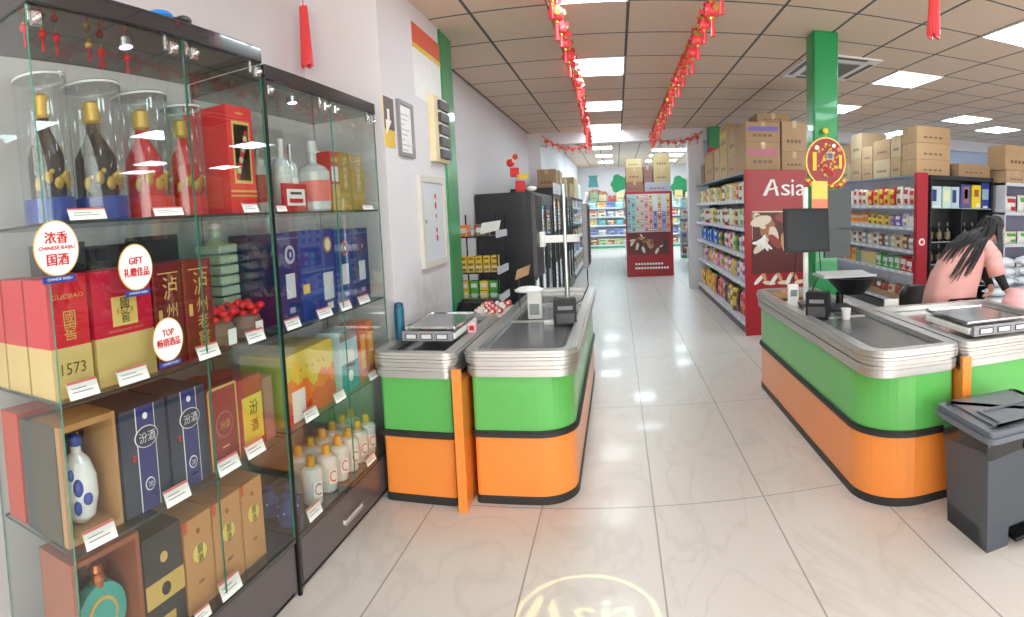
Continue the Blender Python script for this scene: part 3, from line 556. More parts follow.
# ---- round signs on the glass
def rsign(y, z, r, rows, label):
    t = thing('round_sign', (-1.362, y, z - r), label, 'sign', 'round signs on the cabinet glass'); x = -1.367
    part('disc', MB().disc((x, y, z), XP, r, GD, .002, 40).disc((x + .002, y, z), XP, r * .95, WH, .0008, 40), t)
    q = MB()
    for s, dz, w, h in rows:
        for of in (-.006, 0, .006): q.text(s, V(x + .003, y + of * r * (3 if h > .2 else 1), z + (dz + of) * r), YP, ZP, w * r, h * r, RD, .0006 + .01 * (of + .01) * .02)
    part('red_lettering', q, t)
    part('blue_strip', MB().box(x, x + .004, y - r * .72, y + r * .72, z - r * 1.22, z - r * .98, BL).text('CHINESE BAIJIU', V(x + .004, y, z - r * 1.1), YP, ZP, r * 1.1, r * .12, WH), t)
rsign(.998, 1.597, .080, (('浓香', .38, 1.0, .42), ('CHINESE BAIJIU', 0, 1.6, .16), ('国酒', -.40, .95, .42)), 'largest round white sign, at the cabinet corner over the red and gold carton')
rsign(1.30, 1.515, .074, (('GIFT', .28, .8, .3), ('礼赠佳品', -.2, 1.5, .38)), 'round white sign with red letters over the wide crimson carton')
rsign(1.42, 1.263, .073, (('TOP', .32, .75, .3), ('畅销酒品', -.12, 1.5, .38)), 'round white sign before the first maroon carton')
# ---- small lantern shapes added for the garland's reflection in the glossy cabinet top
for k, (x, y, g) in enumerate(((-1.46, 1.02, 1), (-1.48, 1.10, 1), (-1.49, 1.16, 0), (-1.50, 1.30, 2), (-1.54, 1.39, 0), (-1.55, 1.52, 0))):
    z = 2.255; t = thing('lantern_reflection', (x, y, 2.285), 'stand-in for reflected %s lantern under the cabinet top, %s from the glass edge' % (('red', 'red and gold', 'gold')[g], ORD[k]), 'ornament', 'stand-ins for lantern reflections in the cabinet top')
    part('string', MB().tube((x, y, 2.285), (x, y, z), .001, GOLD, n=5), t); part('lantern', MB().ball((x, y, z), .014, GOLD if g == 2 else RED, 12, 8, (1, 1, .9)), t)
    if g: part('gold_cap', MB().ball((x, y, z + .012), .008, GOLD, 8, 6), t)
    part('tassel', MB().tube((x, y, z - .012), (x, y, z - .055), .003, RED, .005, n=8), t)
# ---- blue bag on the cabinet top
t = thing('folded_bag', (-1.55, 1.66, 2.35), 'bright blue and black folded bag lying on the cabinet top', 'bag')
part('blue_cloth', MB().ball((-1.50, 1.56, 2.375), .075, mat('blue_cloth', (30, 130, 214), .7), 18, 12, (.9, 1.3, .34)).ball((-1.47, 1.62, 2.395), .05, mat('blue_cloth', (30, 130, 214), .7), 18, 12, (.9, 1.2, .4)), t)
part('black_pouch', MB().ball((-1.49, 1.72, 2.38), .07, BLACK, 18, 12, (.9, 1.1, .5)).ball((-1.46, 1.74, 2.40), .035, DARK, 12, 8, (.9, 1.1, .6)), t)
# ---- notices on the pier
def flat(name, y0, y1, z0, z1, label, cat, build, x=-1.40, t=.012, group=None):
    o = thing(name, (x, (y0 + y1) / 2, z0), label, cat, group); build(o, x, y0, y1, z0, z1); return o
def f_cert(o, x, y0, y1, z0, z1):
    m = MB()
    m.frame(x, x + .02, y0, y1, z0, z1, .03, mat('silver_frame', (150, 146, 150), .4, .5), .025)
    part('frame', m, o); q = MB().box(x, x + .008, y0 + .03, y1 - .03, z0 + .025, z1 - .025, WH)
    for k in range(8): q.box(x + .008, x + .0085, y0 + .07, y1 - .07 - .05 * (k % 3), z1 - .09 - .034 * k, z1 - .084 - .034 * k, colmat((170, 172, 180)))
    part('certificate', q, o)
flat('framed_certificate', 3.735, 4.03, 2.03, 2.40, 'grey-framed white certificate hanging on the pier', 'picture', f_cert)
def f_yel(o, x, y0, y1, z0, z1):
    q = MB().box(x, x + .004, y0, y1, z0, z1, colmat((232, 190, 60))).box(x + .004, x + .005, y0, y1, z0 + (z1 - z0) * .35, z1, colmat((90, 70, 60)))
    q.prism([(.02, 0), (.12, .1), (.09, .1), (.09, .17), (.05, .17), (.05, .1), (.02, .1)], V(x + .005, y0, z0 + .07), YP, ZP, V(.001, 0, 0), WH); part('print', q, o)
flat('notice_poster', 3.51, 3.68, 2.07, 2.385, 'small yellow and brown notice beside the framed certificate', 'poster', f_yel)
BX = mat('cream_enamel', (232, 216, 176), .5)
def f_box(o, x, y0, y1, z0, z1):
    part('backboard', MB().box(x, x + .05, y0, y1, z0, z1, BX, b=.004), o)
    for k in range(5):
        q = part('pocket', MB().box(x + .05, x + .075, y0 + .1, y1 - .02, z0 + .03 + .095 * k, z0 + .10 + .095 * k, DARK, b=.003), o)
        part('leaflet', MB().box(x + .052, x + .06, y0 + .12, y1 - .05, z0 + .10 + .095 * k, z0 + .118 + .095 * k, WH), q)
flat('leaflet_rack', 4.43, 4.80, 2.04, 2.55, 'cream wall rack with dark card pockets beside the green post', 'rack', f_box)
def f_el(o, x, y0, y1, z0, z1):
    m = MB()
    m.frame(x, x + .03, y0, y1, z0, z1, .05, mat('beige_frame', (214, 208, 198), .5))
    part('frame', m, o); d = part('door', MB().box(x, x + .02, y0 + .05, y1 - .05, z0 + .05, z1 - .05, mat('enamel_door', (214, 216, 220), .4), b=.003), o)
    q = MB()
    for k, (a, b) in enumerate(((.10, .05), (.17, .06), (.25, .04), (.36, .05), (.42, .06))): q.disc(V(x + .02, y0 + .36, z1 - a - .05), XP, b * .5, RD, .002, 5, .8)
    part('red_marks', q, d); part('lock', MB().tube((x + .02, y0 + .09, (z0 + z1) / 2), (x + .03, y0 + .09, (z0 + z1) / 2), .015, CHROME), d)
flat('electrical_panel', 4.07, 4.69, 1.24, 1.92, 'pale grey metal electrical panel with vertical red lettering on the pier', 'electrical panel', f_el)
def f_ban(o, x, y0, y1, z0, z1):
    part('print', MB().box(x, x + .003, y0, y1, z0, z1, colmat((224, 96, 70))).box(x + .003, x + .004, y0, y1, z0, z0 + .035, YL).box(x, x+.002, y0, y1, z0 - .35, z0, WH), o)
flat('wall_banner', 4.15, 4.85, 2.84, 3.02, 'red and yellow banner strip high on the pier', 'banner', f_ban)
# ================================================================== checkout counters
GPAN = mat('glossy_green_laminate', (92, 178, 88), .3, coat=.35, vary=.03); OPAN = mat('glossy_orange_laminate', (236, 140, 58), .3, coat=.35, vary=.03)
RUB = mat('black_rubber', (38, 38, 38), .5); ALU = mat('ribbed_aluminium', (198, 196, 194), .32, .75); BELT = mat('dark_belt', (122, 124, 126), .25, .5)
STL = mat('steel_top', (176, 182, 184), .18, .85)
def rrect(x0, x1, y0, y1, rad, d=0.):
    """rounded rectangle, rad = radii of the corners (x0,y0) (x1,y0) (x1,y1) (x0,y1), grown by d"""
    cs = ((x0, y0, 1, 1, PI), (x1, y0, -1, 1, 1.5 * PI), (x1, y1, -1, -1, 0), (x0, y1, 1, -1, .5 * PI)); out = []
    for (cx, cy, sx, sy, a0), r in zip(cs, rad):
        ox, oy = cx + sx * r, cy + sy * r; n = 10 if r > .03 else 2
        for k in range(n + 1):
            a = a0 + (PI / 2) * k / n; out.append((ox + (r + d) * math.cos(a), oy + (r + d) * math.sin(a)))
    return out
def ring(m, outer, inner, z0, z1, mt):
    n = len(outer); vs = [(x, y, z) for z in (z0, z1) for x, y in outer] + [(x, y, z) for z in (z0, z1) for x, y in inner]
    f = []
    for k in range(n):
        j = (k + 1) % n
        f += [(k, j, n + j, n + k), (2 * n + j, 2 * n + k, 3 * n + k, 3 * n + j), (n + k, n + j, 3 * n + j, 3 * n + k), (j, k, 2 * n + k, 2 * n + j)]
    return m.add(vs, f, mt)
def layer(m, a, rad, d, z0, z1, mt): return m.prism(rrect(*a, rad, d), (0, 0, z0), XP, YP, V(0, 0, z1 - z0), mt)
def counter(a, rad, label, belt=None, dividers=(), open_back=False):
    x0, x1, y0, y1 = a; c = thing('checkout_counter', ((x0 + x1) / 2, (y0 + y1) / 2, 0), label, 'counter')
    part('kick_strip', layer(MB(), a, rad, .006, 0, .045, RUB), c)
    part('orange_panel', layer(MB(), a, rad, 0, .045, .385, OPAN), c)
    m = layer(MB(), a, rad, .014, .382, .418, RUB); layer(m, a, rad, .019, .390, .41, RUB); part('bumper_strip', m, c)
    part('green_panel', layer(MB(), a, rad, 0, .415, .735, GPAN), c)
    m = MB(); rim = tuple(min(r, .02 + .35 * r) if r > .1 else max(r, .036) for r in rad)
    for z0, z1, d in ((.722, .735, .014), (.735, .765, .026), (.768, .785, .030), (.785, .80, .020), (.80, .815, .036), (.818, .833, .040), (.836, .852, .040), (.852, .868, .030)): ring(m, rrect(*a, rim, d), rrect(*a, rim, -.035), z0, z1, ALU)
    part('aluminium_rim', m, c)
    part('worktop', layer(MB(), a, rim, -.034, .735, .832, STL), c)
    if belt: part('belt', MB().box(x0 + .07, x1 - .07, belt[0], belt[1], .832, .838, BELT, b=.002), c)
    for y in dividers: part('belt_roller', MB().box(x0 + .05, x1 - .05, y, y + .03, .832, .845, ALU, b=.003), c)
    return c
counter((-.825, -.27, 3.13, 5.75), (.02, .20, .03, .02), 'green and orange checkout counter with rounded corner in the middle of the shop', (3.22, 4.1), (4.12, 4.9))
c = counter((-1.345, -.925, 3.07, 4.25), (.02, .02, .02, .02), 'small green and orange counter between the glass cabinet and the rounded counter')
m = MB().box(-.895, -.855, 3.026, 4.0, .0, .718, OPAN).box(-.90, -.85, 2.998, 3.026, 0, .79, OPAN); o = single('end_panel', m, (-.883, 3.5, 0), 'tall orange divider panel between the two green checkout counters', 'panel')
counter((1.235, 1.72, 2.70, 5.15), (.30, .02, .03, .10), 'green and orange checkout counter with big rounded corner behind the grey bin', (2.85, 3.75), (3.78, 4.55))
counter((1.80, 2.75, 2.70, 3.9), (.02, .02, .02, .02), 'green and orange side counter carrying the scale, beside the bin')
m = MB().box(1.738, 1.785, 2.655, 4.2, .0, .718, OPAN).box(1.735, 1.79, 2.627, 2.655, 0, .80, OPAN); single('end_panel', m, (1.76, 3.4, 0), 'orange divider panel between the bin-side counters', 'panel')

# ------------------------------------------------------------------ scales
def scale_(loc, w, d, rot, label):
    t = thing('weighing_scale', loc, label, 'scale')
    MB().box(-w / 2, w / 2, -d / 2, d / 2, .012, .05, WHITE, b=.008).build('body', t)
    m = MB(); m.prism([(0, 0), (.05, 0), (.02, .055), (0, .055)], (w / 2 - .01, -d / 2 - .045, .012), YP, ZP, V(-w + .02, 0, 0), colmat((150, 150, 156)))
    m.build('display_panel', t)
    for k in range(3):
        cx = -w * .29 + w * .29 * k
        MB().box(cx - w * .11, cx + w * .11, -d / 2 - .049, -d / 2 - .045, .022, .056, DARK).box(cx - w * .09, cx + w * .09, -d / 2 - .051, -d / 2 - .049, .027, .051, colmat((226, 230, 232))).build('display', t)
    m = MB().box(-w / 2 + .01, w / 2 - .01, -d / 2 + .02, d / 2 - .01, .075, .082, STL, b=.003); ring(m, rrect(-w / 2, w / 2, -d / 2 + .01, d / 2, (.01,) * 4), rrect(-w / 2 + .012, w / 2 - .012, -d / 2 + .022, d / 2 - .012, (.01,) * 4), .072, .088, CHROME)
    m.build('weighing_plate', t)
    m = MB().lathe((0, 0, 0), [(.02, .045), (.02, .076)], DARK, 10); m.build('support', t)
    for sx in (-1, 1):
        for sy in (-1, 1): MB().lathe((sx * (w / 2 - .03), sy * (d / 2 - .03), 0), [(.012, 0), (.012, .014)], BLACK, 10).build('foot', t)
    t.rotation_euler = (0, 0, rot); return t
scale_((-1.13, 3.62, .868), .33, .55, 0, 'white three-display weighing scale on the small green counter')
scale_((2.08, 3.02, .868), .44, .5, 0, 'white weighing scale on the side counter before the stooping person')

# ------------------------------------------------------------------ checkout equipment
def pole(x, y, z0, z1, r, m): return m.tube((x, y, z0), (x, y, z1), r, STEEL, n=14)
t = thing('checkout_monitor', (-.42, 4.75, .845), 'checkout screen seen edge-on, on a silver pole over the rounded counter', 'monitor')
m = MB().lathe((-.42, 4.75, .845), [(.07, 0), (.07, .012), (.025, .02)], STEEL, 20); pole(-.42, 4.75, .86, 1.82, .020, m); part('pole', m, t)
part('bracket', MB().box(-.60, -.30, 4.735, 4.765, 1.36, 1.42, WHITE, b=.004).box(-.62, -.58, 4.70, 4.80, 1.33, 1.45, WHITE, b=.004), t)
s = part('screen', MB().box(-.272, -.232, 4.60, 5.02, 1.16, 1.66, colmat((120, 116, 124)), b=.006), t)
part('display_glass', MB().box(-.232, -.229, 4.62, 5.0, 1.18, 1.64, BLACK), s)
part('cable', MB().path([(-.252, 4.75, 1.16), (-.25, 4.74, 1.0), (-.30, 4.7, .90), (-.38, 4.7, .85)], .005, BLACK), t)
part('camera_arm', MB().tube((-.252, 4.6, 1.66), (-.235, 4.6, 1.72), .012, WHITE).ball((-.23, 4.6, 1.73), .018, WHITE, 10, 8), t)
s = part('rear_screen', MB().box(-.66, -.62, 4.55, 4.95, 1.10, 1.75, colmat((44, 42, 46)), b=.006), t)
def printer(x, y, z, rot, label):
    t = thing('receipt_printer', (x, y, z), label, 'printer'); t.rotation_euler = (0, 0, rot)
    MB().prism([(-.075, 0), (.075, 0), (.075, .15), (.04, .185), (-.075, .185)], (-.075, 0, 0), YP, ZP, V(.15, 0, 0), BLACK).build('housing', t)
    MB().box(-.06, .06, -.078, -.074, .02, .09, DARK, b=.002).build('front_cover', t)
    MB().box(-.05, .05, -.079, -.0745, .115, .14, colmat((120, 124, 130))).build('badge_strip', t)
    MB().box(-.045, .045, -.03, .03, .184, .188, DARK).build('paper_slot', t); return t
printer(-.375, 3.98, .838, .15, 'black receipt printer on the rounded middle counter')
printer(1.335, 3.82, .838, -.5, 'black receipt printer on the counter behind the bin')
t = thing('card_terminal', (-.61, 4.25, .838), 'white card terminal stand with scanner disc on the rounded middle counter', 'card terminal')
part('stand', MB().box(-.665, -.565, 4.22, 4.28, .838, 1.04, WHITE, b=.005), t); part('reader', MB().box(-.65, -.58, 4.212, 4.222, .87, .95, colmat((150, 156, 160))), t)
part('scanner_disc', MB().lathe((-.655, 4.25, 1.04), [(.10, 0), (.105, .012), (.07, .03), (.02, .036)], WHITE, 24), t)
t = single('cardboard_flap', MB().prism([(0, 0), (.11, .04), (.13, .12), (.02, .08)], (-.82, 4.62, 1.08), V(.97, .2, 0), V(0, 0, 1), V(0, .006, 0), CARD).tube((-.79, 4.63, .85), (-.79, 4.63, 1.11), .004, DARK), (-.79, 4.62, .85), 'tilted brown cardboard piece on a thin stick behind the card terminal', 'cardboard')
single('small_white_box', MB().box(-.52, -.43, 3.98, 4.04, .838, .865, WHITE, b=.004), (-.475, 4.0, .838), 'small white box beside the receipt printer on the middle counter', 'box')
# drinks tube
t = thing('vacuum_flask', (-1.455, 3.70, .0), '', 'bottle')
bpy.data.objects.remove(t)
t = thing('vacuum_flask', (-1.342, 3.42, .868), 'teal blue cylinder flask standing behind the scale by the glass cabinet', 'flask')
part('body', MB().lathe((-1.342, 3.42, .868), [(.030, 0), (.032, .006), (.032, .19), (.028, .2)], mat('teal_enamel', (22, 100, 128), .35), 24), t); part('lid', MB().lathe((-1.342, 3.42, 1.068), [(.028, 0), (.028, .02), (.02, .026)], mat('teal_dark', (24, 84, 108), .4), 20), t)
single('pink_sticker_box', MB().box(-.955, -.905, 3.60, 3.64, .868, .93, colmat((238, 190, 200)), b=.003).box(-.945, -.915, 3.598, 3.60, .885, .915, RD), (-.93, 3.62, .868), 'tiny pink and red box at the inner edge of the scale counter', 'box')
# sweets between counter and chair
for k in range(12):
    x, y = -1.12 + .055 * (k % 4), 4.33 + .16 * (k // 4) ; pass
t = thing('sweets_tray', (-1.03, 4.50, 0), 'low wire stand of red and white sweets between the counters', 'stand')
m = MB()
for x in (-1.11, -.88):
    for y in (4.30, 4.78): m.tube((x, y, 0), (x, y, .86), .008, DARK)
part('legs_frame', m, t); part('tray', MB().box(-1.12, -.87, 4.29, 4.79, .84, .86, WHITE), t)
for k in range(20):
    x, y = -1.075 + .042 * (k % 5) + .012 * math.sin(k * 5), 4.34 + .125 * (k // 5) + .02 * math.cos(k * 3)
    c_ = ((196, 44, 50), (226, 214, 208), (186, 90, 60), (220, 70, 60))[k % 4]
    m = MB().ball((x, y, .885), (.022, .026, .019)[k % 3], colmat(c_), 10, 6, (1, 1.6, .95)).box(x - .01, x + .01, y - .045, y - .035, .88, .90, WH)
    single('sweet_packet', m, (x, y, .86), '%s sweet packet in the low tray, %s across in the %s row' % (('red', 'white', 'brown', 'coral')[k % 4], ORD[k % 5], ORD[k // 5]), 'sweets', 'sweet packets on the tray between counters')
# right counter equipment
t = thing('checkout_monitor', (1.45, 4.45, .845), 'black customer screen on a white pole, largest on the counter behind the bin', 'monitor')
m = MB().lathe((1.45, 4.45, .845), [(.08, 0), (.08, .012), (.03, .02)], STEEL, 20).tube((1.45, 4.45, .86), (1.45, 4.45, 1.75), .021, WHITE, n=14); part('pole', m, t)
s = part('screen', MB().prism([(-.19, 0), (.19, 0), (.19, .34), (-.19, .34)], (1.44, 4.36, 1.25), V(1, .12, 0).normalized(), V(0, .12, 1).normalized(), V(0, .03, 0), BLACK), t)
part('display_glass', MB().prism([(-.175, .02), (.175, .02), (.175, .32), (-.175, .32)], (1.44, 4.358, 1.25), V(1, .12, 0).normalized(), V(0, .12, 1).normalized(), V(0, -.002, 0), mat('screen_glass', (26, 32, 38), .35, spec=.3)), s)
part('cable', MB().path([(1.36, 4.40, 1.26), (1.33, 4.38, 1.05), (1.31, 4.3, .92), (1.34, 4.2, .84)], .005, BLACK).path([(1.55, 4.42, 1.27), (1.56, 4.4, 1.1), (1.48, 4.38, .95), (1.46, 4.3, .84)], .005, BLACK), t)
part('yellow_sign', MB().box(1.50, 1.63, 4.44, 4.45, 1.55, 1.80, YL).box(1.50, 1.63, 4.438, 4.44, 1.55, 1.66, colmat((230, 120, 80))), t)
s = part('rear_screen', MB().box(1.66, 1.90, 4.60, 4.63, 1.42, 1.74, colmat((50, 56, 62)), b=.004), t)
part('lower_half', MB().box(1.665, 1.895, 4.60, 4.64, 1.18, 1.415, colmat((50, 56, 62)), b=.004), s)
part('side_arm', MB().tube((1.45, 4.45, 1.45), (1.70, 4.62, 1.45), .014, WHITE), t)
t = thing('produce_scale', (1.60, 4.12, .838), 'black dished tray scale raised behind the printer, near the green post', 'scale')
part('base', MB().lathe((1.62, 4.15, .838), [(.10, 0), (.10, .02), (.05, .04)], DARK, 24), t); part('stem', MB().tube((1.62, 4.15, .87), (1.62, 4.15, .96), .03, BLACK), t)
m = MB()
m.lathe((1.71, 4.12, .93), [(.03, 0), (.09, .02), (.17, .11), (.205, .15), (.195, .15), (.08, .035), (.01, .02)], BLACK, 30)
part('dish', m, t)
m = MB()
for k in range(7): m.box(1.46, 1.84, 4.02 + .035 * k, 4.032 + .035 * k, 1.093 + .002 * k, 1.10 + .002 * k, colmat((190, 196, 198)))
m.box(1.44, 1.86, 4.00, 4.012, 1.085, 1.102, colmat((170, 176, 178))).box(1.44, 1.455, 4.012, 4.26, 1.085, 1.102, colmat((170, 176, 178))); part('grid_tray', m, t)
t = thing('card_terminal', (1.285, 4.28, .838), 'white card terminal leaning upright behind the black printer', 'card terminal')
part('body', MB().box(1.25, 1.33, 4.25, 4.29, .838, 1.02, WHITE, b=.008), t); part('screen', MB().box(1.265, 1.315, 4.247, 4.25, .93, .98, colmat((120, 140, 150))), t)
single('paper_cup', MB().lathe((1.50, 3.72, .838), [(.026, 0), (.034, .07), (.036, .074)], WHITE, 18), (1.50, 3.72, .838), 'small white paper cup beside the black printer', 'cup')
t = thing('cashier_tray', (1.42, 4.85, .838), 'shallow brown tray at the head of the counter behind the bin', 'tray')
part('tray', MB().box(1.30, 1.56, 4.72, 5.02, .838, .86, CARD, b=.004), t); part('wrapper', MB().box(1.36, 1.50, 4.78, 4.94, .86, .885, colmat((210, 150, 110)), b=.004), t)

# ------------------------------------------------------------------ grey pedal bin
BIN = mat('dark_grey_plastic', (70, 75, 84), .4, vary=.03); BINL = mat('grey_lid_plastic', (98, 104, 114), .3, vary=.03); BAG = mat('black_bin_liner', (26, 27, 30), .25, coat=.4)
t = thing('pedal_bin', (1.76, 2.31, 0), 'dark grey plastic pedal bin with black liner standing before the orange counter', 'bin')
def taper(m, x0, x1, y0, y1, z0, z1, g, mt):
    lo = [(x0, y0), (x1, y0), (x1, y1), (x0, y1)]; hi = [(x0 - g, y0 - g), (x1 + g, y0 - g), (x1 + g, y1 + g), (x0 - g, y1 + g)]
    vs = [(x, y, z0) for x, y in lo] + [(x, y, z1) for x, y in hi]
    return m.add(vs, [(3, 2, 1, 0), (4, 5, 6, 7), (0, 1, 5, 4), (1, 2, 6, 5), (2, 3, 7, 6), (3, 0, 4, 7)], mt)
m = MB(); X0, X1, Y0, Y1 = 1.565, 1.965, 2.135, 2.485
taper(m, X0, X0 + .12, Y0, Y1, 0, .10, .003, BIN); taper(m, X1 - .12, X1, Y0, Y1, 0, .10, .003, BIN); taper(m, X0, X1, Y0 + .06, Y1, .0, .10, .003, BIN)
taper(m, X0 - .003, X1 + .003, Y0 - .003, Y1 + .003, .10, .56, .02, BIN); part('body', m, t)
part('pedal', MB().box(1.70, 1.83, 2.09, 2.20, .03, .05, BLACK, b=.006), t)
q = MB(); n = 44
top = rrect(X0 - .028, X1 + .028, Y0 - .028, Y1 + .028, (.03,) * 4); k_ = len(top)
vs = [(x, y, .555) for x, y in top] + [(x + (x - 1.765) * .03 * math.sin(i * 1.9), y + (y - 2.31) * .03 * math.sin(i * 1.9), .49 - .02 * math.sin(i * 1.3) - .012 * ((i * 7) % 3) - .06 * (y < 2.12) * math.sin(max(0, min(1, (x - 1.57) / .4)) * 3.14)) for i, (x, y) in enumerate(top)]
q.add(vs, [(i, (i + 1) % k_, k_ + (i + 1) % k_, k_ + i) for i in range(k_)], BAG, True).ball((1.86, 2.105, .49), .07, BAG, 14, 10, (1.7, .35, .9)).ball((1.93, 2.10, .46), .05, BAG, 14, 10, (1.4, .35, 1.2)); part('bin_liner', q, t)
lid = MB(); a = (1.50, 2.03, 2.04, 2.55)
layer(lid, a, (.04,) * 4, 0, .560, .585, BINL); layer(lid, a, (.04,) * 4, -.015, .585, .612, BINL); layer(lid, a, (.04,) * 4, -.07, .612, .622, BINL)
l_ = part('lid', lid, t); part('lid_ridge', MB().box(1.60, 1.93, 2.28, 2.295, .6225, .632, BINL).box(1.60, 1.615, 2.12, 2.2795, .6225, .632, BINL), l_)
q = MB()
for k, (u, v, w_, h_) in enumerate(((.02, .03, .016, .08), (.0, .0, .09, .010))): q.box(1.80 + u, 1.80 + u + w_, Y0 - .0195, Y0 - .0165, .30 + v, .30 + v + h_, WH)
part('white_mark', q, t)
# ================================================================== packaged goods
CN = {'red': (206, 44, 48), 'orange': (236, 136, 50), 'yellow': (236, 204, 72), 'green': (84, 170, 80), 'blue': (58, 96, 196), 'white': (232, 232, 230), 'beige': (222, 204, 170), 'brown': (142, 92, 62), 'pink': (236, 150, 172), 'purple': (132, 92, 170), 'black': (52, 46, 48), 'turquoise': (90, 190, 190), 'grey': (156, 156, 162), 'cream': (240, 230, 206), 'gold': (206, 166, 84)}
PK = {}
def pack(kind, a, b):
    """unit package mesh about 0.19 wide, 0.22 tall, front towards -y"""
    key = (kind, a, b)
    if key in PK: return PK[key]
    A, B = colmat(CN[a], .35), colmat(CN[b], .35); m = MB(); w = .18
    if kind == 'bag':
        n, k = 7, 8; idx = lambda i, j: j * (n + 1) + i
        for sgn in (-1, 1):
            vs = []
            for j in range(k + 1):
                for i in range(n + 1):
                    u, v = i / n * 2 - 1, j / k * 2 - 1; th = max(0, (1 - abs(u) ** 3) * (1 - abs(v) ** 4)) ** .6
                    vs.append((u * w / 2 * (1 - .06 * (1 - v * v)), sgn * (.004 + .042 * th), .11 + v * .11))
            for j in range(k):
                for i in range(n):
                    f = (idx(i, j), idx(i + 1, j), idx(i + 1, j + 1), idx(i, j + 1)); f = f if sgn < 0 else f[::-1]
                    front = sgn < 0 and ((j in (5, 6) and 1 <= i <= 5) or (j in (1, 2) and 3 <= i <= 5))
                    m.add(vs, [f], B if front else A, True) if 0 else (m.v.extend(vs) if i == j == 0 else None, m.f.append(tuple(q + (len(m.v) - len(vs)) for q in f)), m.m.append(m.mi(B if front else A)), m.s.append(True))
        m.box(-w / 2, w / 2, -.003, .003, .214, .226, A); m.box(-w / 2, w / 2, -.003, .003, -.001, .008, A)
    elif kind == 'box':
        m.box(-w / 2, w / 2, -.05, .05, 0, .20, A, b=.003); m.box(-w * .4, w * .4, -.0515, -.05, .10, .17, B); m.box(-w * .25, w * .4, -.0515, -.05, .03, .05, B); m.disc((.03, -.0515, .075), YN, .02, B, .002, 14)
    elif kind == 'jar':
        for dx in (-.045, .045): m.lathe((dx, 0, 0), [(.036, 0), (.040, .01), (.040, .12), (.032, .135)], A, 14).lathe((dx, 0, 0), [(.034, .134), (.036, .138), (.036, .165), (.033, .168)], B, 14).lathe((dx, 0, 0), [(.0408, .035), (.0408, .095)], B, 14)
    elif kind == 'bottle':
        m.lathe((0, 0, 0), [(.034, 0), (.038, .01), (.038, .13), (.028, .165), (.013, .19), (.013, .205)], A, 14).lathe((0, 0, 0), [(.015, .203), (.015, .225), (.013, .228)], B, 12).lathe((0, 0, 0), [(.0388, .04), (.0388, .11)], B, 14)
    elif kind == 'cup':
        m.lathe((0, 0, 0), [(.045, 0), (.062, .11), (.066, .113)], A, 16).lathe((0, 0, 0), [(.066, .113), (.06, .118), (.001, .119)], B, 16).lathe((0, 0, 0), [(.0535, .04), (.0588, .08)], B, 16)
        m.lathe((0, 0, .12), [(.045, 0), (.062, .09), (.066, .093)], B, 16).lathe((0, 0, .12), [(.066, .093), (.001, .098)], A, 16)
    elif kind == 'tub':
        m.lathe((0, 0, 0), [(.06, 0), (.068, .01), (.068, .12), (.06, .13)], A, 18).lathe((0, 0, 0), [(.069, .13), (.069, .15), (.055, .155)], B, 18).lathe((0, 0, 0), [(.0688, .035), (.0688, .10)], B, 18)
    me = m.build('x'); d = me.data; bpy.data.objects.remove(me); PK[key] = d; return d
KN = {'bag': 'snack_bag', 'box': 'food_box', 'jar': 'sauce_jar', 'bottle': 'drink_bottle', 'cup': 'noodle_cup', 'tub': 'snack_tub'}
WN = {'bag': 'snack bag', 'box': 'food box', 'jar': 'twin jar pack', 'bottle': 'bottle', 'cup': 'stacked cup noodles', 'tub': 'tub'}
def put(kind, a, b, loc, rot, s, label, group):
    o = bpy.data.objects.new(KN[kind], pack(kind, a, b)); C.objects.link(o); o.location = loc; o.rotation_euler = (0, 0, rot); o.scale = s
    return tag(o, label, {'bag': 'snack', 'box': 'food box', 'jar': 'jar', 'bottle': 'bottle', 'cup': 'cup noodles', 'tub': 'tub'}[kind], group)
rnd = random.Random(11)
TN = {0: 'top shelf', 1: 'second shelf', 2: 'third shelf', 3: 'fourth shelf', 4: 'bottom shelf'}
def stock(axis, fixed, s0, s1, z, hmax, rot, recipe, unit, tier, end, group, pitch=.205, hh=None):
    """a row of single packages along one shelf; recipe = list of (kind, body, label colour)"""
    n = max(1, int(abs(s1 - s0) / pitch)); dr = 1 if s1 > s0 else -1
    for k in range(n):
        kd, a, b = recipe(k, n) if callable(recipe) else recipe[(k + (k // 3)) % len(recipe)]
        s = s0 + dr * pitch * (k + .5); j = rnd.uniform(-.012, .012)
        base = {'bag': .226, 'box': .2, 'jar': .168, 'bottle': .228, 'cup': .218, 'tub': .155}[kd]
        zs = (hh or hmax * rnd.uniform(.78, .95)) / base; wx = pitch * .93 / .18 if kd in ('bag', 'box') else min(pitch * .93 / .14, zs * 1.25)
        loc = (fixed + j, s, z) if axis == 'y' else (s, fixed + j, z)
        put(kd, a, b, loc, rot, (wx, 1.15, zs), '%s and %s %s, %s from the %s, %s, %s' % (a, b, WN[kd], ORD[k], end, TN[tier], unit), group)
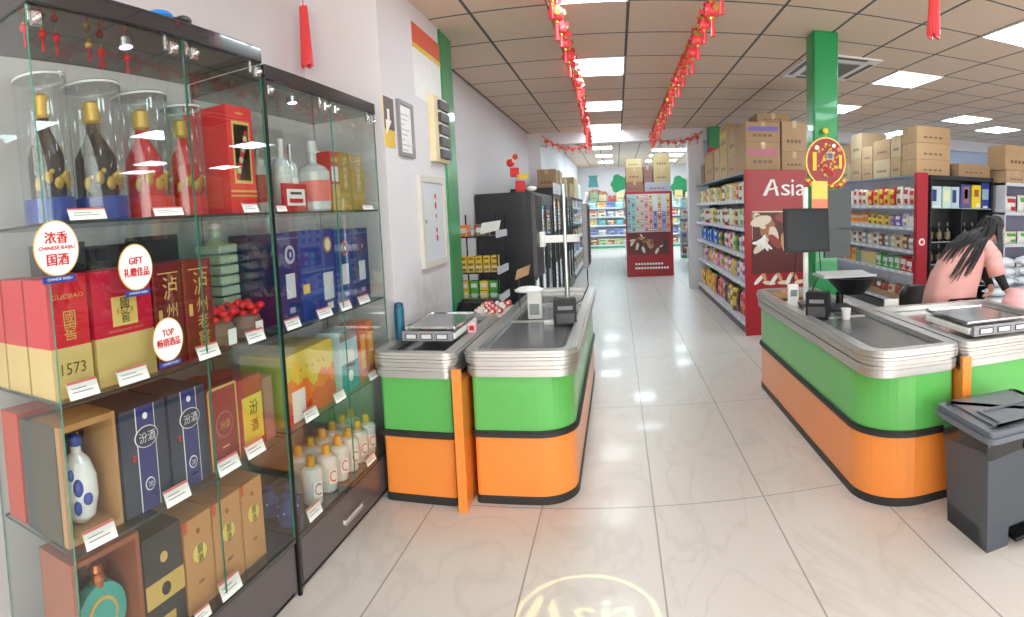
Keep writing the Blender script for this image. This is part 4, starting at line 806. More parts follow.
def gondola(label, x0, x1, y0, y1, zs, top, left=True, right=False, end_panel=None, color=SHELFW, name='shelf_unit', one=False):
    """two-sided shop shelving along y; shelves at the heights zs"""
    c = thing(name, ((x0 + x1) / 2, (y0 + y1) / 2, 0), label, 'shelving'); xm = x1 - .03 if one else (x0 + x1) / 2
    part('back_panel', MB().box(xm - .012, xm + .012, y0, y1, 0, top, color), c)
    part('plinth', MB().box(x0 + .02, x1 - .02, y0, y1, 0, .12, DARK), c)
    n = max(1, round((y1 - y0) / 1.1))
    for k in range(n + 1):
        y = y0 + (y1 - y0) * k / n; part('upright', MB().box(xm - .03, xm + .03, y - .02, y + .02, 0, top, color), c)
    for z in zs:
        for sd, on in ((-1, left), (1, right)):
            if not on: continue
            xa, xb = (x0, xm) if sd < 0 else (xm, x1)
            s = part('shelf', MB().box(xa, xb, y0 + .01, y1, z - .03, z, color), c); e = x0 if sd < 0 else x1
            m = MB().box(e - .006, e + .006, y0 + .01, y1, z - .042, z + .008, color); kk = int((y1 - y0) / .27)
            for q in range(kk): yy = y0 + .1 + .27 * q; m.box(e + sd * .006, e + sd * .007, yy, yy + .12, z - .034, z - .002, WH)
            part('price_rail', m, s)
    part('top_board', MB().box(x0, x1, y0 + .01, y1, top - .025, top, colmat((120, 132, 150))), c)
    return c
# ---- aisle unit with the red lettered end panel
G1 = gondola('long white aisle shelving with tall red lettered end panel and cartons on top', 1.56, 2.36, 7.20, 12.0 - .35, (.15, .64, 1.00, 1.34, 1.69), 2.04, True, True)
REDP = mat('red_end_panel', (166, 18, 36), .4, coat=.1)
part('end_panel', MB().box(1.55, 2.37, 7.16, 7.195, 0, 2.055, REDP, b=.004), G1)
q = MB(); yy = 7.159
for i, (a, wv) in enumerate((('A', .15), ('s', .13), ('i', .04), ('a', .14))):
    xs = (1.90, 2.075, 2.165, 2.27)[i]; hz = (.20, .14, .20, .14)[i]
    if a == 'A': q.prism([(-.10, 0), (-.05, 0), (.035, .20), (.0, .20)], (xs - .02, yy, 1.74), XP, ZP, V(0, -.002, 0), WH).prism([(.03, .14), (.06, .0), (.10, .0), (.04, .20), (.01, .20)], (xs - .01, yy, 1.74), XP, ZP, V(0, -.002, 0), WH).prism([(-.09, .05), (.07, .09), (.07, .11), (-.05, .08)], (xs, yy - .001, 1.74), XP, ZP, V(0, -.002, 0), WH)
    else: q.text(a, (xs, yy, 1.74 + hz / 2), XP, ZP, wv * .9, hz, WH)
part('white_lettering', q, G1)
q = MB(); q.box(1.64, 2.30, 7.150, 7.16, .78, 1.55, colmat((92, 30, 32))); q.box(1.64, 2.30, 7.149, 7.151, 1.535, 1.55, CREAM); q.box(1.64, 1.645, 7.149, 7.151, 1.2, 1.55, CREAM)
pr = random.Random(3)
def petal(q, x, z, r, a, col, w=.35, dy=0., _n=[0]):
    _n[0] += 1; dy += .00008 * _n[0]
    u = V(math.cos(a), 0, math.sin(a)); v = V(-math.sin(a), 0, math.cos(a)); q.prism([(math.cos(t) * r, math.sin(t) * r * w) for t in [2 * PI * k / 14 for k in range(14)]], (x, 7.150 - dy, z), u, v, V(0, -.002, 0), col)
for k in range(15):
    cc = (colmat((206, 160, 116)), colmat((232, 214, 196)), colmat((150, 60, 50)), colmat((170, 110, 80)))[k % 4]
    petal(q, 1.72 + pr.random() * .5, 1.12 + pr.random() * .36, .10 + pr.random() * .04, pr.random() * 3, cc, .3 + .2 * pr.random(), .0005 * k)
for k in range(6): petal(q, 1.72 + .02 * k, 1.16 + .03 * math.sin(k), .09, .5 * k, WH, .25, .009)
part('food_picture', q, G1)
q = MB()
for k in range(9): petal(q, 1.72 + .065 * k, .70 + .05 * math.sin(k * 2.1), .085, .8 + k * 1.1, (WH, colmat((210, 150, 120)), colmat((230, 210, 190)))[k % 3], .3, -.008 + .0005 * k)
q.box(1.70, 1.715, 7.156, 7.161, .84, .98, WH)
for k in range(8): q.box(1.76 + .045 * k, 1.79 + .045 * k, 7.156, 7.161, .92, .945, WH); q.box(1.75 + .048 * k, 1.785 + .048 * k, 7.156, 7.161, .87, .89, WH)
for z in (.20, .33): q.box(1.755, 1.83, 7.156, 7.161, z, z + .018, WH); q.box(1.755, 1.83, 7.156, 7.161, z + .028, z + .036, WH); q.box(1.775, 1.79, 7.156, 7.161, z - .01, z + .05, WH)
part('white_print', q, G1)
U1 = 'red-ended aisle shelving'; gp = 'goods on the red-ended aisle shelving'
stock('y', 1.66, 7.24, 11.6, 1.69, .27, -PI / 2, [('jar', 'beige', 'gold'), ('box', 'cream', 'beige'), ('jar', 'brown', 'white'), ('box', 'yellow', 'green'), ('bag', 'beige', 'red')], U1, 0, 'near end', gp, .19)
stock('y', 1.66, 7.24, 11.6, 1.34, .29, -PI / 2, [('bag', 'cream', 'yellow'), ('bag', 'white', 'brown'), ('bag', 'white', 'green'), ('tub', 'red', 'white'), ('bag', 'beige', 'black'), ('bag', 'yellow', 'brown')], U1, 1, 'near end', gp, .20)
def r3(k, n): return [('bag', 'pink', 'white'), ('bag', 'red', 'white'), ('bag', 'turquoise', 'white'), ('bag', 'black', 'red'), ('bag', 'green', 'yellow'), ('bag', 'white', 'red')][k % 6] if k < 11 else [('bag', 'blue', 'white'), ('bag', 'blue', 'turquoise'), ('bag', 'blue', 'black')][k % 3]
stock('y', 1.66, 7.24, 11.6, 1.00, .29, -PI / 2, r3, U1, 2, 'near end', gp, .20)
stock('y', 1.66, 7.24, 11.6, .64, .29, -PI / 2, [('bag', 'pink', 'purple'), ('bag', 'purple', 'white'), ('bag', 'pink', 'white'), ('bag', 'orange', 'white'), ('bag', 'white', 'purple'), ('bag', 'green', 'pink'), ('bag', 'yellow', 'pink')], U1, 3, 'near end', gp, .20)
def r5(k, n): return [('bag', 'blue', 'white'), ('bag', 'orange', 'red'), ('bag', 'pink', 'red'), ('bag', 'black', 'brown'), ('tub', 'brown', 'yellow'), ('bag', 'black', 'white'), ('bag', 'yellow', 'purple'), ('bag', 'brown', 'black')][k % 8] if k < 12 else [('bag', 'orange', 'yellow'), ('bag', 'yellow', 'orange'), ('bag', 'brown', 'yellow')][k % 3]
stock('y', 1.66, 7.24, 11.6, .15, .36, -PI / 2, r5, U1, 4, 'near end', gp, .22)

# ---- snack unit behind the counters
G2 = gondola('x', 4.00, 4.165, 7.35, 11.6, (.20, .66, .985, 1.31, 1.62), 2.05, True, False, one=True)
gondola('white shelving back to back with the snack shelving, carrying the rear of its cartons', 4.17, 4.60, 7.66, 11.6, (.20, .66, .985, 1.31, 1.62), 2.05, False, True)
part('end_panel', MB().box(3.97, 4.14, 7.24, 7.34, 0, 2.08, REDP, b=.004).disc((4.05, 7.239, 1.12), YN, .05, WH, .002, 18).disc((4.05, 7.236, 1.12), YN, .03, colmat((220, 60, 70)), .002, 14), G2)
G2['label'] = 'white snack shelving with narrow dark red end strip beside the black display cabinet'
U2 = 'shelving behind counters'; gp = 'goods on the snack shelving behind the counters'
def q1(k, n): return [('bag', 'beige', 'red'), ('bag', 'white', 'red'), ('bag', 'cream', 'brown')][k % 3] if k < 3 or k > 7 else [('bag', 'yellow', 'red'), ('bag', 'red', 'yellow')][k % 2]
stock('y', 4.075, 7.42, 11.5, 1.62, .31, -PI / 2, q1, U2, 0, 'red strip', gp, .21)
stock('y', 4.075, 7.42, 11.5, 1.31, .22, -PI / 2, lambda k, n: ([('bag', 'cream', 'white'), ('bag', 'white', 'grey'), ('bag', 'purple', 'white'), ('bag', 'purple', 'grey')] + [('bag', 'yellow', 'brown')] * 4 + [('jar', 'beige', 'orange')] * 20)[k], U2, 1, 'red strip', gp, .21)
stock('y', 4.075, 7.42, 11.5, .985, .23, -PI / 2, [('bag', 'grey', 'white'), ('bag', 'brown', 'beige'), ('bag', 'beige', 'brown'), ('bag', 'white', 'brown'), ('bag', 'beige', 'white')], U2, 2, 'red strip', gp, .21)
stock('y', 4.075, 7.42, 11.5, .66, .24, -PI / 2, lambda k, n: ([('box', 'red', 'white')] * 2 + [('box', 'green', 'white')] * 4 + [('box', 'beige', 'yellow')] * 3 + [('box', 'grey', 'green'), ('box', 'yellow', 'orange'), ('box', 'orange', 'yellow'), ('box', 'yellow', 'red')] * 4)[k], U2, 3, 'red strip', gp, .21)
stock('y', 4.075, 7.42, 11.5, .20, .26, -PI / 2, [('bag', 'brown', 'white'), ('bag', 'beige', 'red'), ('bag', 'brown', 'red')], U2, 4, 'red strip', gp, .22)
single('goods_tray', MB().box(4.01, 4.03, 7.42, 11.4, .20, .30, CARD), (4.02, 9.4, .2), 'long brown cardboard tray front on the bottom shelf of the snack shelving', 'tray')

# ---- black display cabinet at its end
BG2 = mat('black_cabinet', (34, 36, 40), .3, coat=.3)
t = thing('display_cabinet', (4.8, 7.4, 0), 'black open display cabinet with boxed spirits behind the stooping person', 'display cabinet')
m = MB().box(4.17, 4.19, 7.22, 7.62, .12, 1.99, BG2).box(5.22, 5.24, 7.22, 7.62, .12, 1.99, BG2).box(4.17, 5.24, 7.22, 7.62, 1.99, 2.05, BG2).box(4.17, 5.24, 7.22, 7.62, 0, .12, BG2); part('carcass', m, t)
part('back_panel', MB().box(4.19, 5.22, 7.60, 7.615, .12, 1.99, BG2), t); part('divider', MB().box(4.70, 4.712, 7.24, 7.6, .12, 1.60, BG2), t)
for z in (.46, .80, 1.12, 1.60): part('glass_shelf', MB().pane(4.19, 5.22, 7.24, 7.60, z - .01, z, GLASS, colmat((170, 190, 196))), t)
def fbox(x0, x1, z, h, col, label, deco, y=7.28, d=.16):
    q = MB().box(x0, x1, y, y + d, z, z + h, colmat(col), b=.003)
    for a in deco:
        u0, u1, v0, v1, c_ = a; q.box(x0 + (x1 - x0) * u0, x0 + (x1 - x0) * u1, y - .002, y + .001, z + h * v0, z + h * v1, colmat(c_))
    single('gift_box', q, ((x0 + x1) / 2, y + d / 2, z), label, 'gift box', 'boxed spirits in the black display cabinet')
fbox(4.22, 4.38, 1.60, .30, (196, 214, 220), 'pale blue carton, first from the red strip in the black cabinet', ((.05, .5, .3, .85, (40, 60, 120)), (0, 1, 0, .1, (220, 230, 236))))
fbox(4.40, 4.54, 1.60, .30, (200, 222, 210), 'pale green carton between the two pale blue cartons', ((.2, .8, .3, .8, (226, 230, 190)),))
fbox(4.55, 4.68, 1.60, .30, (186, 206, 222), 'pale blue carton beside the purple one', ((.1, .6, .25, .85, (40, 60, 110)),))
fbox(4.71, 4.88, 1.60, .34, (86, 84, 140), 'purple carton with bronze figure panel', ((.25, .8, .2, .9, (150, 110, 110)), (.35, .7, .4, .8, (190, 120, 70))))
fbox(4.90, 5.06, 1.60, .34, (236, 206, 40), 'bright yellow carton with dark flower seal', ((.25, .75, .5, .8, (160, 100, 40)), (.5, .9, .05, .2, (240, 236, 210))))
fbox(5.075, 5.21, 1.60, .38, (44, 64, 150), 'deep blue carton with pale picture panel, end of the row', ((.05, .9, .35, .75, (150, 180, 200)), (.2, .8, .02, .1, (230, 230, 236))))
for r_, z in enumerate((1.12, .80, .46)):
    for k in range(7):
        x = 4.26 + k * .145; 
        if abs(x - 4.706) < .03: x += .05
        if x > 5.17: continue
        o = bottle('spirit_bottle', 7.38, z, .27, .045, 'dark bottle with gold label, %s from the red strip, %s row of the black cabinet' % (ORD[k], ('upper', 'middle', 'lower')[r_]), colmat((34, 28, 28), .15), colmat((110, 100, 86)), colmat((120, 108, 80)), x=x, group='dark bottles in the black display cabinet')

# ---- pale shelving beside it, on the right
G3 = thing('shelf_unit', (6.2, 7.3, 0), 'pale grey shelving with pillows of bagged rice, beyond the black display cabinet', 'shelving')
for z in (.12, .60, 1.08, 1.55, 1.98): s = part('shelf', MB().box(5.30, 7.2, 7.0, 7.5, z - .03, z, SHELFW), G3); part('price_rail', MB().box(5.30, 7.2, 6.985, 7.0, z - .04, z + .01, SHELFW), s)
part('back_panel', MB().box(5.30, 7.2, 7.5, 7.52, 0, 2.0, colmat((150, 146, 168))), G3)
for x in (5.30, 6.24, 7.18): part('upright', MB().box(x, x + .02, 7.0, 7.5, 0, 1.98, SHELFW), G3)
gp = 'goods on the pale shelving'
stock('x', 7.12, 5.36, 7.1, 1.55, .30, 0, [('bag', 'white', 'red'), ('bag', 'white', 'green'), ('bag', 'cream', 'red')], 'pale shelving', 0, 'black cabinet', gp, .24)
stock('x', 7.12, 5.36, 7.1, 1.08, .20, 0, [('bag', 'cream', 'green'), ('bag', 'white', 'green')], 'pale shelving', 1, 'black cabinet', gp, .26)
stock('x', 7.12, 5.36, 7.1, .60, .30, 0, [('bag', 'grey', 'white'), ('bag', 'white', 'grey')], 'pale shelving', 2, 'black cabinet', gp, .26)
SACK = mat('woven_white_sack', (206, 212, 220), .7, bump=.2)
sack = None
def add_sack(x, y, z, lb):
    global sack
    if sack is None:
        m = MB().ball((0, 0, .06), .06, SACK, 20, 12, (3.4, 2.4, 1.0)); m.box(-.19, -.165, -.09, .09, .05, .07, SACK).box(.165, .19, -.09, .09, .05, .07, SACK)
        sack = tag(m.build('rice_sack'), lb, 'sack', 'stacked white sacks'); sack.location = (x, y, z)
    else: dup(sack, (x, y, z), lb, group='stacked white sacks')
for k in range(9): add_sack(4.18 + .01 * (k % 2), 5.6, .115 * k, 'white woven rice sack beside the stooping person, %s up from the floor' % ORD[k])
for k in range(9): add_sack(4.62 + .012 * (k % 3), 5.62, .115 * k, 'white woven rice sack in the outer stack beyond the person, %s up from the floor' % ORD[k])

# ================================================================== cartons
def carton(x0, x1, y0, y1, z0, z1, label, col=(184, 146, 108), band=None, group='cardboard cartons on the shelving', side='-y'):
    g_ = sum(col) / 3; col = tuple(int(c * .84 + g_ * .16) for c in col)
    cm = mat('carton_%d_%d_%d' % col, col, .8, vary=.08, scale=5)
    m = MB().box(x0, x1, y0, y1, z0, z1, cm, b=.004)
    tp = mat('packing_tape', (206, 178, 138), .25, coat=.3); xm = (x0 + x1) / 2; ym = (y0 + y1) / 2; q = MB()
    if (x1 - x0) > (y1 - y0): q.box(x0 - .001, x1 + .001, ym - .025, ym + .025, z1 - .0005, z1 + .0015, tp); q.box(x0 - .0015, x0 + .001, ym - .025, ym + .025, z1 - .08, z1, tp)
    else: q.box(xm - .025, xm + .025, y0 - .001, y1 + .001, z1 - .0005, z1 + .0015, tp); q.box(xm - .025, xm + .025, y0 - .0015, y0 + .001, z1 - .08, z1, tp)
    tape = q; q = m; bc = colmat(band or (120, 92, 70)); h = z1 - z0
    if side == '-y':
        w = x1 - x0
        if band: q.box(x0 + w * .06, x1 - w * .06, y0 - .002, y0 + .001, z0 + h * .55, z0 + h * .78, bc)
        for k in range(4): q.box(x0 + w * (.2 + .15 * k), x0 + w * (.3 + .15 * k), y0 - .002, y0 + .001, z0 + h * .28, z0 + h * .40, colmat((120, 92, 70)))
    else:
        w = y1 - y0
        if band: q.box(x0 - .002, x0 + .001, y0 + w * .06, y1 - w * .06, z0 + h * .55, z0 + h * .78, bc)
        for k in range(4): q.box(x0 - .002, x0 + .001, y0 + w * (.2 + .15 * k), y0 + w * (.3 + .15 * k), z0 + h * .30, z0 + h * .42, colmat((120, 92, 70)))
    o = single('carton', m, ((x0 + x1) / 2, (y0 + y1) / 2, z0), label, 'carton', group); part('packing_tape', tape, o); return o
T1 = 2.042
carton(1.60, 2.035, 7.25, 7.95, T1, 2.395, 'brown carton with pink band at the corner above the red lettered panel', band=(190, 110, 130))
carton(1.60, 2.035, 7.25, 7.95, 2.397, 2.645, 'brown carton with violet band stacked on the pink-banded one', band=(120, 100, 176))
carton(2.055, 2.385, 7.25, 7.85, T1, 2.29, 'brown carton squeezed beside the green post, lower of two')
carton(2.055, 2.385, 7.25, 7.85, 2.292, 2.66, 'tall brown carton beside the green post, upper of two', (188, 150, 114))
carton(1.78, 2.20, 7.4, 7.9, 2.662, 2.775, 'flat brown carton lying topmost over the red lettered panel', (176, 138, 104))
carton(1.62, 2.0, 8.02, 8.58, T1, 2.30, 'brown carton second back along the aisle edge, lower one', (196, 158, 112), side='-x')
carton(1.62, 2.0, 8.02, 8.58, 2.302, 2.72, 'tan carton with folded flaps on top of the second lower carton', (196, 166, 120), side='-x')
carton(1.62, 2.0, 8.64, 9.30, T1, 2.42, 'yellowish carton third back along the aisle edge, lower one', (204, 172, 116), side='-x')
carton(1.62, 2.0, 8.64, 9.25, 2.422, 2.80, 'yellow-brown carton, highest over the aisle edge', (206, 178, 112), (214, 190, 90), side='-x')
carton(1.63, 1.95, 9.38, 9.86, T1, 2.54, 'narrow pale brown carton fourth back along the aisle edge', (200, 170, 132), side='-x')
carton(1.63, 1.95, 9.95, 10.9, T1, 2.56, 'long brown carton fifth back along the aisle edge', (190, 150, 104), side='-x')
carton(1.63, 1.95, 11.0, 11.4, T1, 2.40, 'brown patterned carton last before the white column', (160, 116, 84), (90, 60, 50), side='-x')
T2 = 2.052
carton(4.02, 4.56, 7.36, 7.82, T2, 2.27, 'wide brown carton, bottom of the three-high stack beside the red strip', (190, 150, 106))
carton(4.02, 4.56, 7.36, 7.80, 2.272, 2.50, 'wide brown carton, middle of the three-high stack beside the red strip', (194, 154, 110))
carton(4.02, 4.56, 7.36, 7.82, 2.502, 2.73, 'wide brown carton, top of the three-high stack beside the red strip', (190, 150, 106))
ys = [7.9, 8.28, 8.9, 9.6, 10.1, 10.75]
for k, (y0, y1, zz) in enumerate(((7.88, 8.20, (2.34, 2.66)), (8.24, 8.84, (2.34, 2.64)), (8.88, 9.30, (2.30, 2.58)), (9.34, 9.80, (2.42, 2.84)), (9.86, 10.4, (2.36, 2.70)), (10.46, 11.2, (2.30, 2.62)))):
    za = T2
    for j, zb in enumerate(zz):
        carton(4.03, 4.50, y0, y1, za, zb - .002, '%s carton on the snack shelving, %s back from the three-high stack' % (('lower brown', 'upper brown')[j], ORD[k]), ((196, 158, 116), (206, 176, 136), (190, 148, 106))[(k + j) % 3], side='-x'); za = zb
carton(4.65, 5.20, 7.26, 7.6, 2.052, 2.24, 'low brown carton on the black display cabinet', (170, 134, 100))
carton(5.32, 5.72, 7.02, 7.48, 1.982, 2.17, 'small brown carton on the pale shelving, lowest by the black cabinet', (196, 160, 120))
carton(5.74, 6.2, 7.02, 7.48, 1.982, 2.20, 'brown carton on the pale shelving, second from the black cabinet', (196, 160, 120))
carton(5.30, 5.78, 7.02, 7.48, 2.205 - .03, 2.54, 'large brown carton stacked on the small one above the pale shelving', (200, 162, 118))

# ================================================================== centre unit beyond
G4 = gondola('centre shelving with red poster end panel in the far room', .22, 1.30, 14.25, 20.5, (.15, .55, .95, 1.35, 1.70), 2.0, True, True)
part('end_panel', MB().box(.20, 1.32, 14.18, 14.24, 0, 2.02, REDP, b=.005), G4)
q = MB(); q.box(.24, 1.22, 14.172, 14.182, .52, 1.05, colmat((110, 34, 38)))
for k in range(26):
    cc = ((226, 210, 190), (60, 44, 50), (150, 90, 70), (196, 150, 110))[k % 4]; a = pr.random() * 3; u = V(math.cos(a), 0, math.sin(a)); v = V(-math.sin(a), 0, math.cos(a)); r = .05 + .05 * pr.random()
    q.prism([(math.cos(t_) * r, math.sin(t_) * r * .4) for t_ in [2 * PI * j / 12 for j in range(12)]], (.32 + pr.random() * .82, 14.172 - .0015 * k, .60 + pr.random() * .38), u, v, V(0, -.003, 0), colmat(cc))
for z, w_ in ((.28, 10), (.18, 12)):
    for k in range(w_): q.box(.40 + k * .068, .45 + k * .068, 14.175, 14.182, z, z + .045, WH)
part('poster_print', q, G4)
rk = thing('hanging_strip_rack', (.76, 14.1, 1.08), 'rack of hanging snack strips on the red centre end panel', 'rack')
part('wire_frame', MB().box(.24, 1.26, 14.16, 14.175, 1.06, 1.96, SHELFW), rk)
cols = ['turquoise', 'turquoise', 'beige', 'beige', 'pink', 'orange', 'blue', 'orange', 'blue', 'orange']
for i, cn in enumerate(cols):
    for j in range(9):
        if i >= 5 and i % 2 == 0 and j > 4: continue
        c2 = cn if (j < 6 or i < 5) else 'yellow'; x = .285 + i * .103; z = 1.085 + j * .097
        m = MB().box(x - .038, x + .038, 14.125, 14.157, z, z + .078, colmat(CN[c2]), b=.004).box(x - .025, x + .025, 14.123, 14.126, z + .02, z + .05, colmat(CN[('white', 'red', 'cream')[(i + j) % 3]]))
        single('snack_packet', m, (x, 14.14, z), '%s hanging snack packet, %s column, %s up on the centre rack' % (c2, ORD[i], ORD[j]), 'snack', 'snack packets on the centre rack')
gp = 'goods on the side of the centre shelving'
for tr, (z, rec) in enumerate(((1.70, [('box', 'red', 'white'), ('bag', 'beige', 'red')]), (1.35, [('bag', 'white', 'blue'), ('bag', 'orange', 'white')]), (.95, [('box', 'brown', 'white'), ('bag', 'green', 'white')]), (.55, [('bag', 'pink', 'white'), ('box', 'yellow', 'red')]), (.15, [('bag', 'brown', 'yellow'), ('bag', 'red', 'white')]))):
    stock('y', .34, 14.35, 18.3, z, .27, -PI / 2, rec, 'centre shelving', tr, 'poster end', gp, .33)
for (x0, x1, y0, z0, z1, lb, cc) in ((.24, .64, 14.3, 2.02, 2.26, 'patterned brown carton lowest at the aisle corner of the centre unit', (170, 110, 90)), (.24, .64, 14.3, 2.262, 2.60, 'brown carton in the middle of the inner stack on the centre unit', (196, 152, 104)), (.24, .62, 14.3, 2.602, 2.80, 'yellowish carton topmost of the inner stack on the centre unit', (208, 184, 128)),
    (.68, 1.30, 14.3, 2.02, 2.24, 'white and grey printed carton lowest of the outer stack on the centre unit', (176, 172, 184)), (.90, 1.30, 14.3, 2.242, 2.56, 'brown carton in the middle of the outer stack on the centre unit', (200, 164, 110)), (.90, 1.30, 14.3, 2.562, 2.90, 'brown carton topmost of the outer stack on the centre unit', (204, 170, 118)), (.66, .86, 14.35, 2.242, 2.62, 'narrow reddish carton between the two stacks on the centre unit', (150, 100, 96)),
    (.24, .62, 15.3, 2.02, 2.48, 'brown carton behind the inner stack of the centre unit', (190, 150, 110)), (.3, .8, 16.4, 2.02, 2.42, 'brown carton further back on the centre unit', (190, 150, 110))):
    carton(x0, x1, y0, y0 + .7, z0, z1, lb, cc)
# ================================================================== coolers and wall beyond the small counter
COOL = mat('black_cooler', (32, 34, 40), .4, coat=.15); LITW = mat('cooler_lamp', (235, 245, 255), .4, emit=3.0)
def cooler(y0, y1, top, label, x0=-1.68, x1=-1.0, lit=True):
    c = thing('drinks_cooler', ((x0 + x1) / 2, (y0 + y1) / 2, 0), label, 'cooler')
    part('cabinet', MB().box(x0, x1 - .04, y0, y0 + .05, .2, top - .12, COOL).box(x0, x1 - .04, y1 - .05, y1, .2, top - .12, COOL).box(x0, x1, y0, y1, top - .12, top, COOL).box(x0, x1, y0, y1, 0, .20, COOL).box(x0, x0 + .05, y0 + .05, y1 - .05, .2, top - .12, COOL), c)
    n = max(1, round((y1 - y0) / .75)); w = (y1 - y0) / n
    for k in range(n):
        a, b = y0 + k * w, y0 + (k + 1) * w; m = MB()
        m.frame(x1 - .04, x1, a + .002, b - .002, .202, top - .122, .04, COOL)
        d = part('door', m, c); part('door_glass', MB().pane(x1 - .024, x1 - .016, a + .04, b - .04, .24, top - .16), d); part('handle', MB().box(x1, x1 + .025, a + .05, a + .07, .8, 1.3, DARK, b=.004), d)
        part('light_tube', MB().tube((x1 - .07, a + .05, .3), (x1 - .07, a + .05, top - .2), .010, LITW, n=8), c)
    for z in (.24, .62, 1.0, 1.36): part('shelf', MB().box(x0 + .05, x1 - .08, y0 + .05, y1 - .05, z - .02, z, SHELFW), c)
    for tr, z in enumerate((1.36, 1.0, .62, .24)):
        stock('y', x1 - .20, y0 + .12, y1 - .1, z, .30, PI / 2, [[('bottle', 'turquoise', 'white'), ('bottle', 'blue', 'white')], [('bottle', 'white', 'blue'), ('bottle', 'red', 'white')], [('bottle', 'green', 'white'), ('bottle', 'blue', 'white')], [('bottle', 'brown', 'red'), ('bottle', 'yellow', 'green')]][tr], ('tall black cooler' if y0 < 8 else 'wall cooler' if y0 < 11 else 'short cooler past the beam'), tr, 'counter end', 'drinks in the ' + label.split(' standing')[0].split(' further')[0], .17)
    return c
cooler(7.0, 9.2, 1.86, 'tall black drinks cooler standing against the long wall')
cooler(12.1, 13.5, 1.9, 'short black drinks cooler standing just past the beam')
c = cooler(9.45, 11.6, 2.0, 'black wall cooler further along past the tall one')
part('light_header', MB().box(-.999, -.97, 9.46, 11.58, 1.90, 2.07, mat('header_white', (226, 232, 240), .4)), c)
part('wood_door_trim', MB().box(-.998, -.985, 7.25, 7.40, .9, 1.80, mat('tan_wood', (196, 158, 100), .5)), bpy.data.objects['drinks_cooler'])
carton(-1.34, -1.02, 10.2, 10.7, 2.002, 2.34, 'brown carton on the wall cooler, first of three', (176, 136, 100))
carton(-1.40, -1.02, 10.9, 11.5, 2.002, 2.36, 'brown carton on the wall cooler, middle of three', (186, 150, 110))
carton(-1.40, -1.05, 12.2, 12.9, 1.902, 2.30, 'pale carton on the wall cooler past the beam', (206, 190, 150))
# wire rack of snacks beside the post
t = thing('wire_rack', (-1.40, 5.95, 0), 'black wire rack with three snack tiers between green post and tall cooler', 'rack')
m = MB()
for x in (-1.60, -1.18):
    for y in (5.72, 6.18): m.tube((x, y, 0), (x, y, 1.62), .008, BLACK, n=8)
part('upright_frame', m, t)
for z in (.76, 1.04, 1.40):
    m = MB().box(-1.61, -1.17, 5.71, 6.19, z - .01, z, BLACK)
    for k in range(8): m.tube((-1.60 + .06 * k, 5.71, z), (-1.60 + .06 * k, 5.71, z + .06), .003, SHELFW, n=6)
    m.tube((-1.61, 5.71, z + .06), (-1.17, 5.71, z + .06), .004, SHELFW, n=6).box(-1.18, -1.16, 5.70, 6.2, z - .02, z + .05, SHELFW); part('basket', m, t)
def rk_(z, n, ca, cb, nm, w_=.1, h_=.16, tr='top', rows=1):
    for k in range(n):
        for r in range(rows):
            x = -1.57 + k * (.40 / n) + .03; zz = z + r * h_
            m = MB().box(x - w_ * .45, x + w_ * .45, 5.76, 5.86, zz, zz + h_ * .96, colmat(CN[ca if k % 2 == 0 else cb]), b=.004).box(x - w_ * .3, x + w_ * .3, 5.757, 5.761, zz + h_ * .3, zz + h_ * .7, colmat(CN['white' if nm != 'yellow and brown cartons' else 'brown']))
            single('snack_packet', m, (x, 5.81, zz), '%s packet on the %s tier of the wire rack, %s from the wall%s' % (CN and (ca if k % 2 == 0 else cb), tr, ORD[k], '' if rows == 1 else ', %s up' % ORD[r]), 'snack', 'snacks on the black wire rack')
rk_(1.04, 5, 'yellow', 'yellow', 'yellow and brown cartons', .075, .055, 'middle', 3)
rk_(.76, 4, 'yellow', 'green', 'y', .095, .10, 'lowest', 2)
rk_(1.402, 2, 'orange', 'brown', 'y', .16, .12, 'highest', 1)
single('paper_sheaf', MB().prism([(0, 0), (.20, .02), (.22, .12), (.02, .12)], (-1.33, 5.66, 1.42), V(.95, 0, .1), V(0, .2, .9), V(0, .01, 0), WHITE), (-1.3, 5.66, 1.42), 'white folded leaflets leaning out of the top of the wire rack', 'paper')
# wall ornament: red and yellow fortune charm
t = thing('wall_charm', (-1.66, 7.35, 1.87), 'red and yellow paper fortune charm standing on the tall black cooler', 'ornament')
x, y = -1.14, 7.15; t.location = (x, y, 1.86)
RC = colmat((222, 40, 46)); YC = colmat((240, 200, 50))
part('red_block', MB().box(x - .07, x + .05, y, y + .03, 1.86, 2.0, RC, b=.01).box(x - .13, x - .02, y + .01, y + .04, 2.05, 2.16, RC, b=.01), t)
part('yellow_ingot', MB().prism([(-.08, .06), (-.05, 0), (.05, 0), (.08, .06), (.03, .04), (0, .08), (-.03, .04)], (x + .03, y - .005, 2.02), XP, ZP, V(0, .03, 0), YC), t)
part('red_knot', MB().ball((x - .12, y + .02, 2.22), .05, RC, 12, 8, (1, .5, 1)).ball((x - .06, y + .02, 2.29), .035, RC, 12, 8, (1, .5, 1)).tube((x - .1, y + .02, 2.18), (x - .09, y + .02, 2.30), .01, YC).ball((x - .08, y + .02, 2.24), .025, CREAM, 10, 6), t)
part('white_base', MB().ball((x + .12, y + .05, 1.90), .05, WHITE, 12, 8, (1.3, .8, .7)), t)

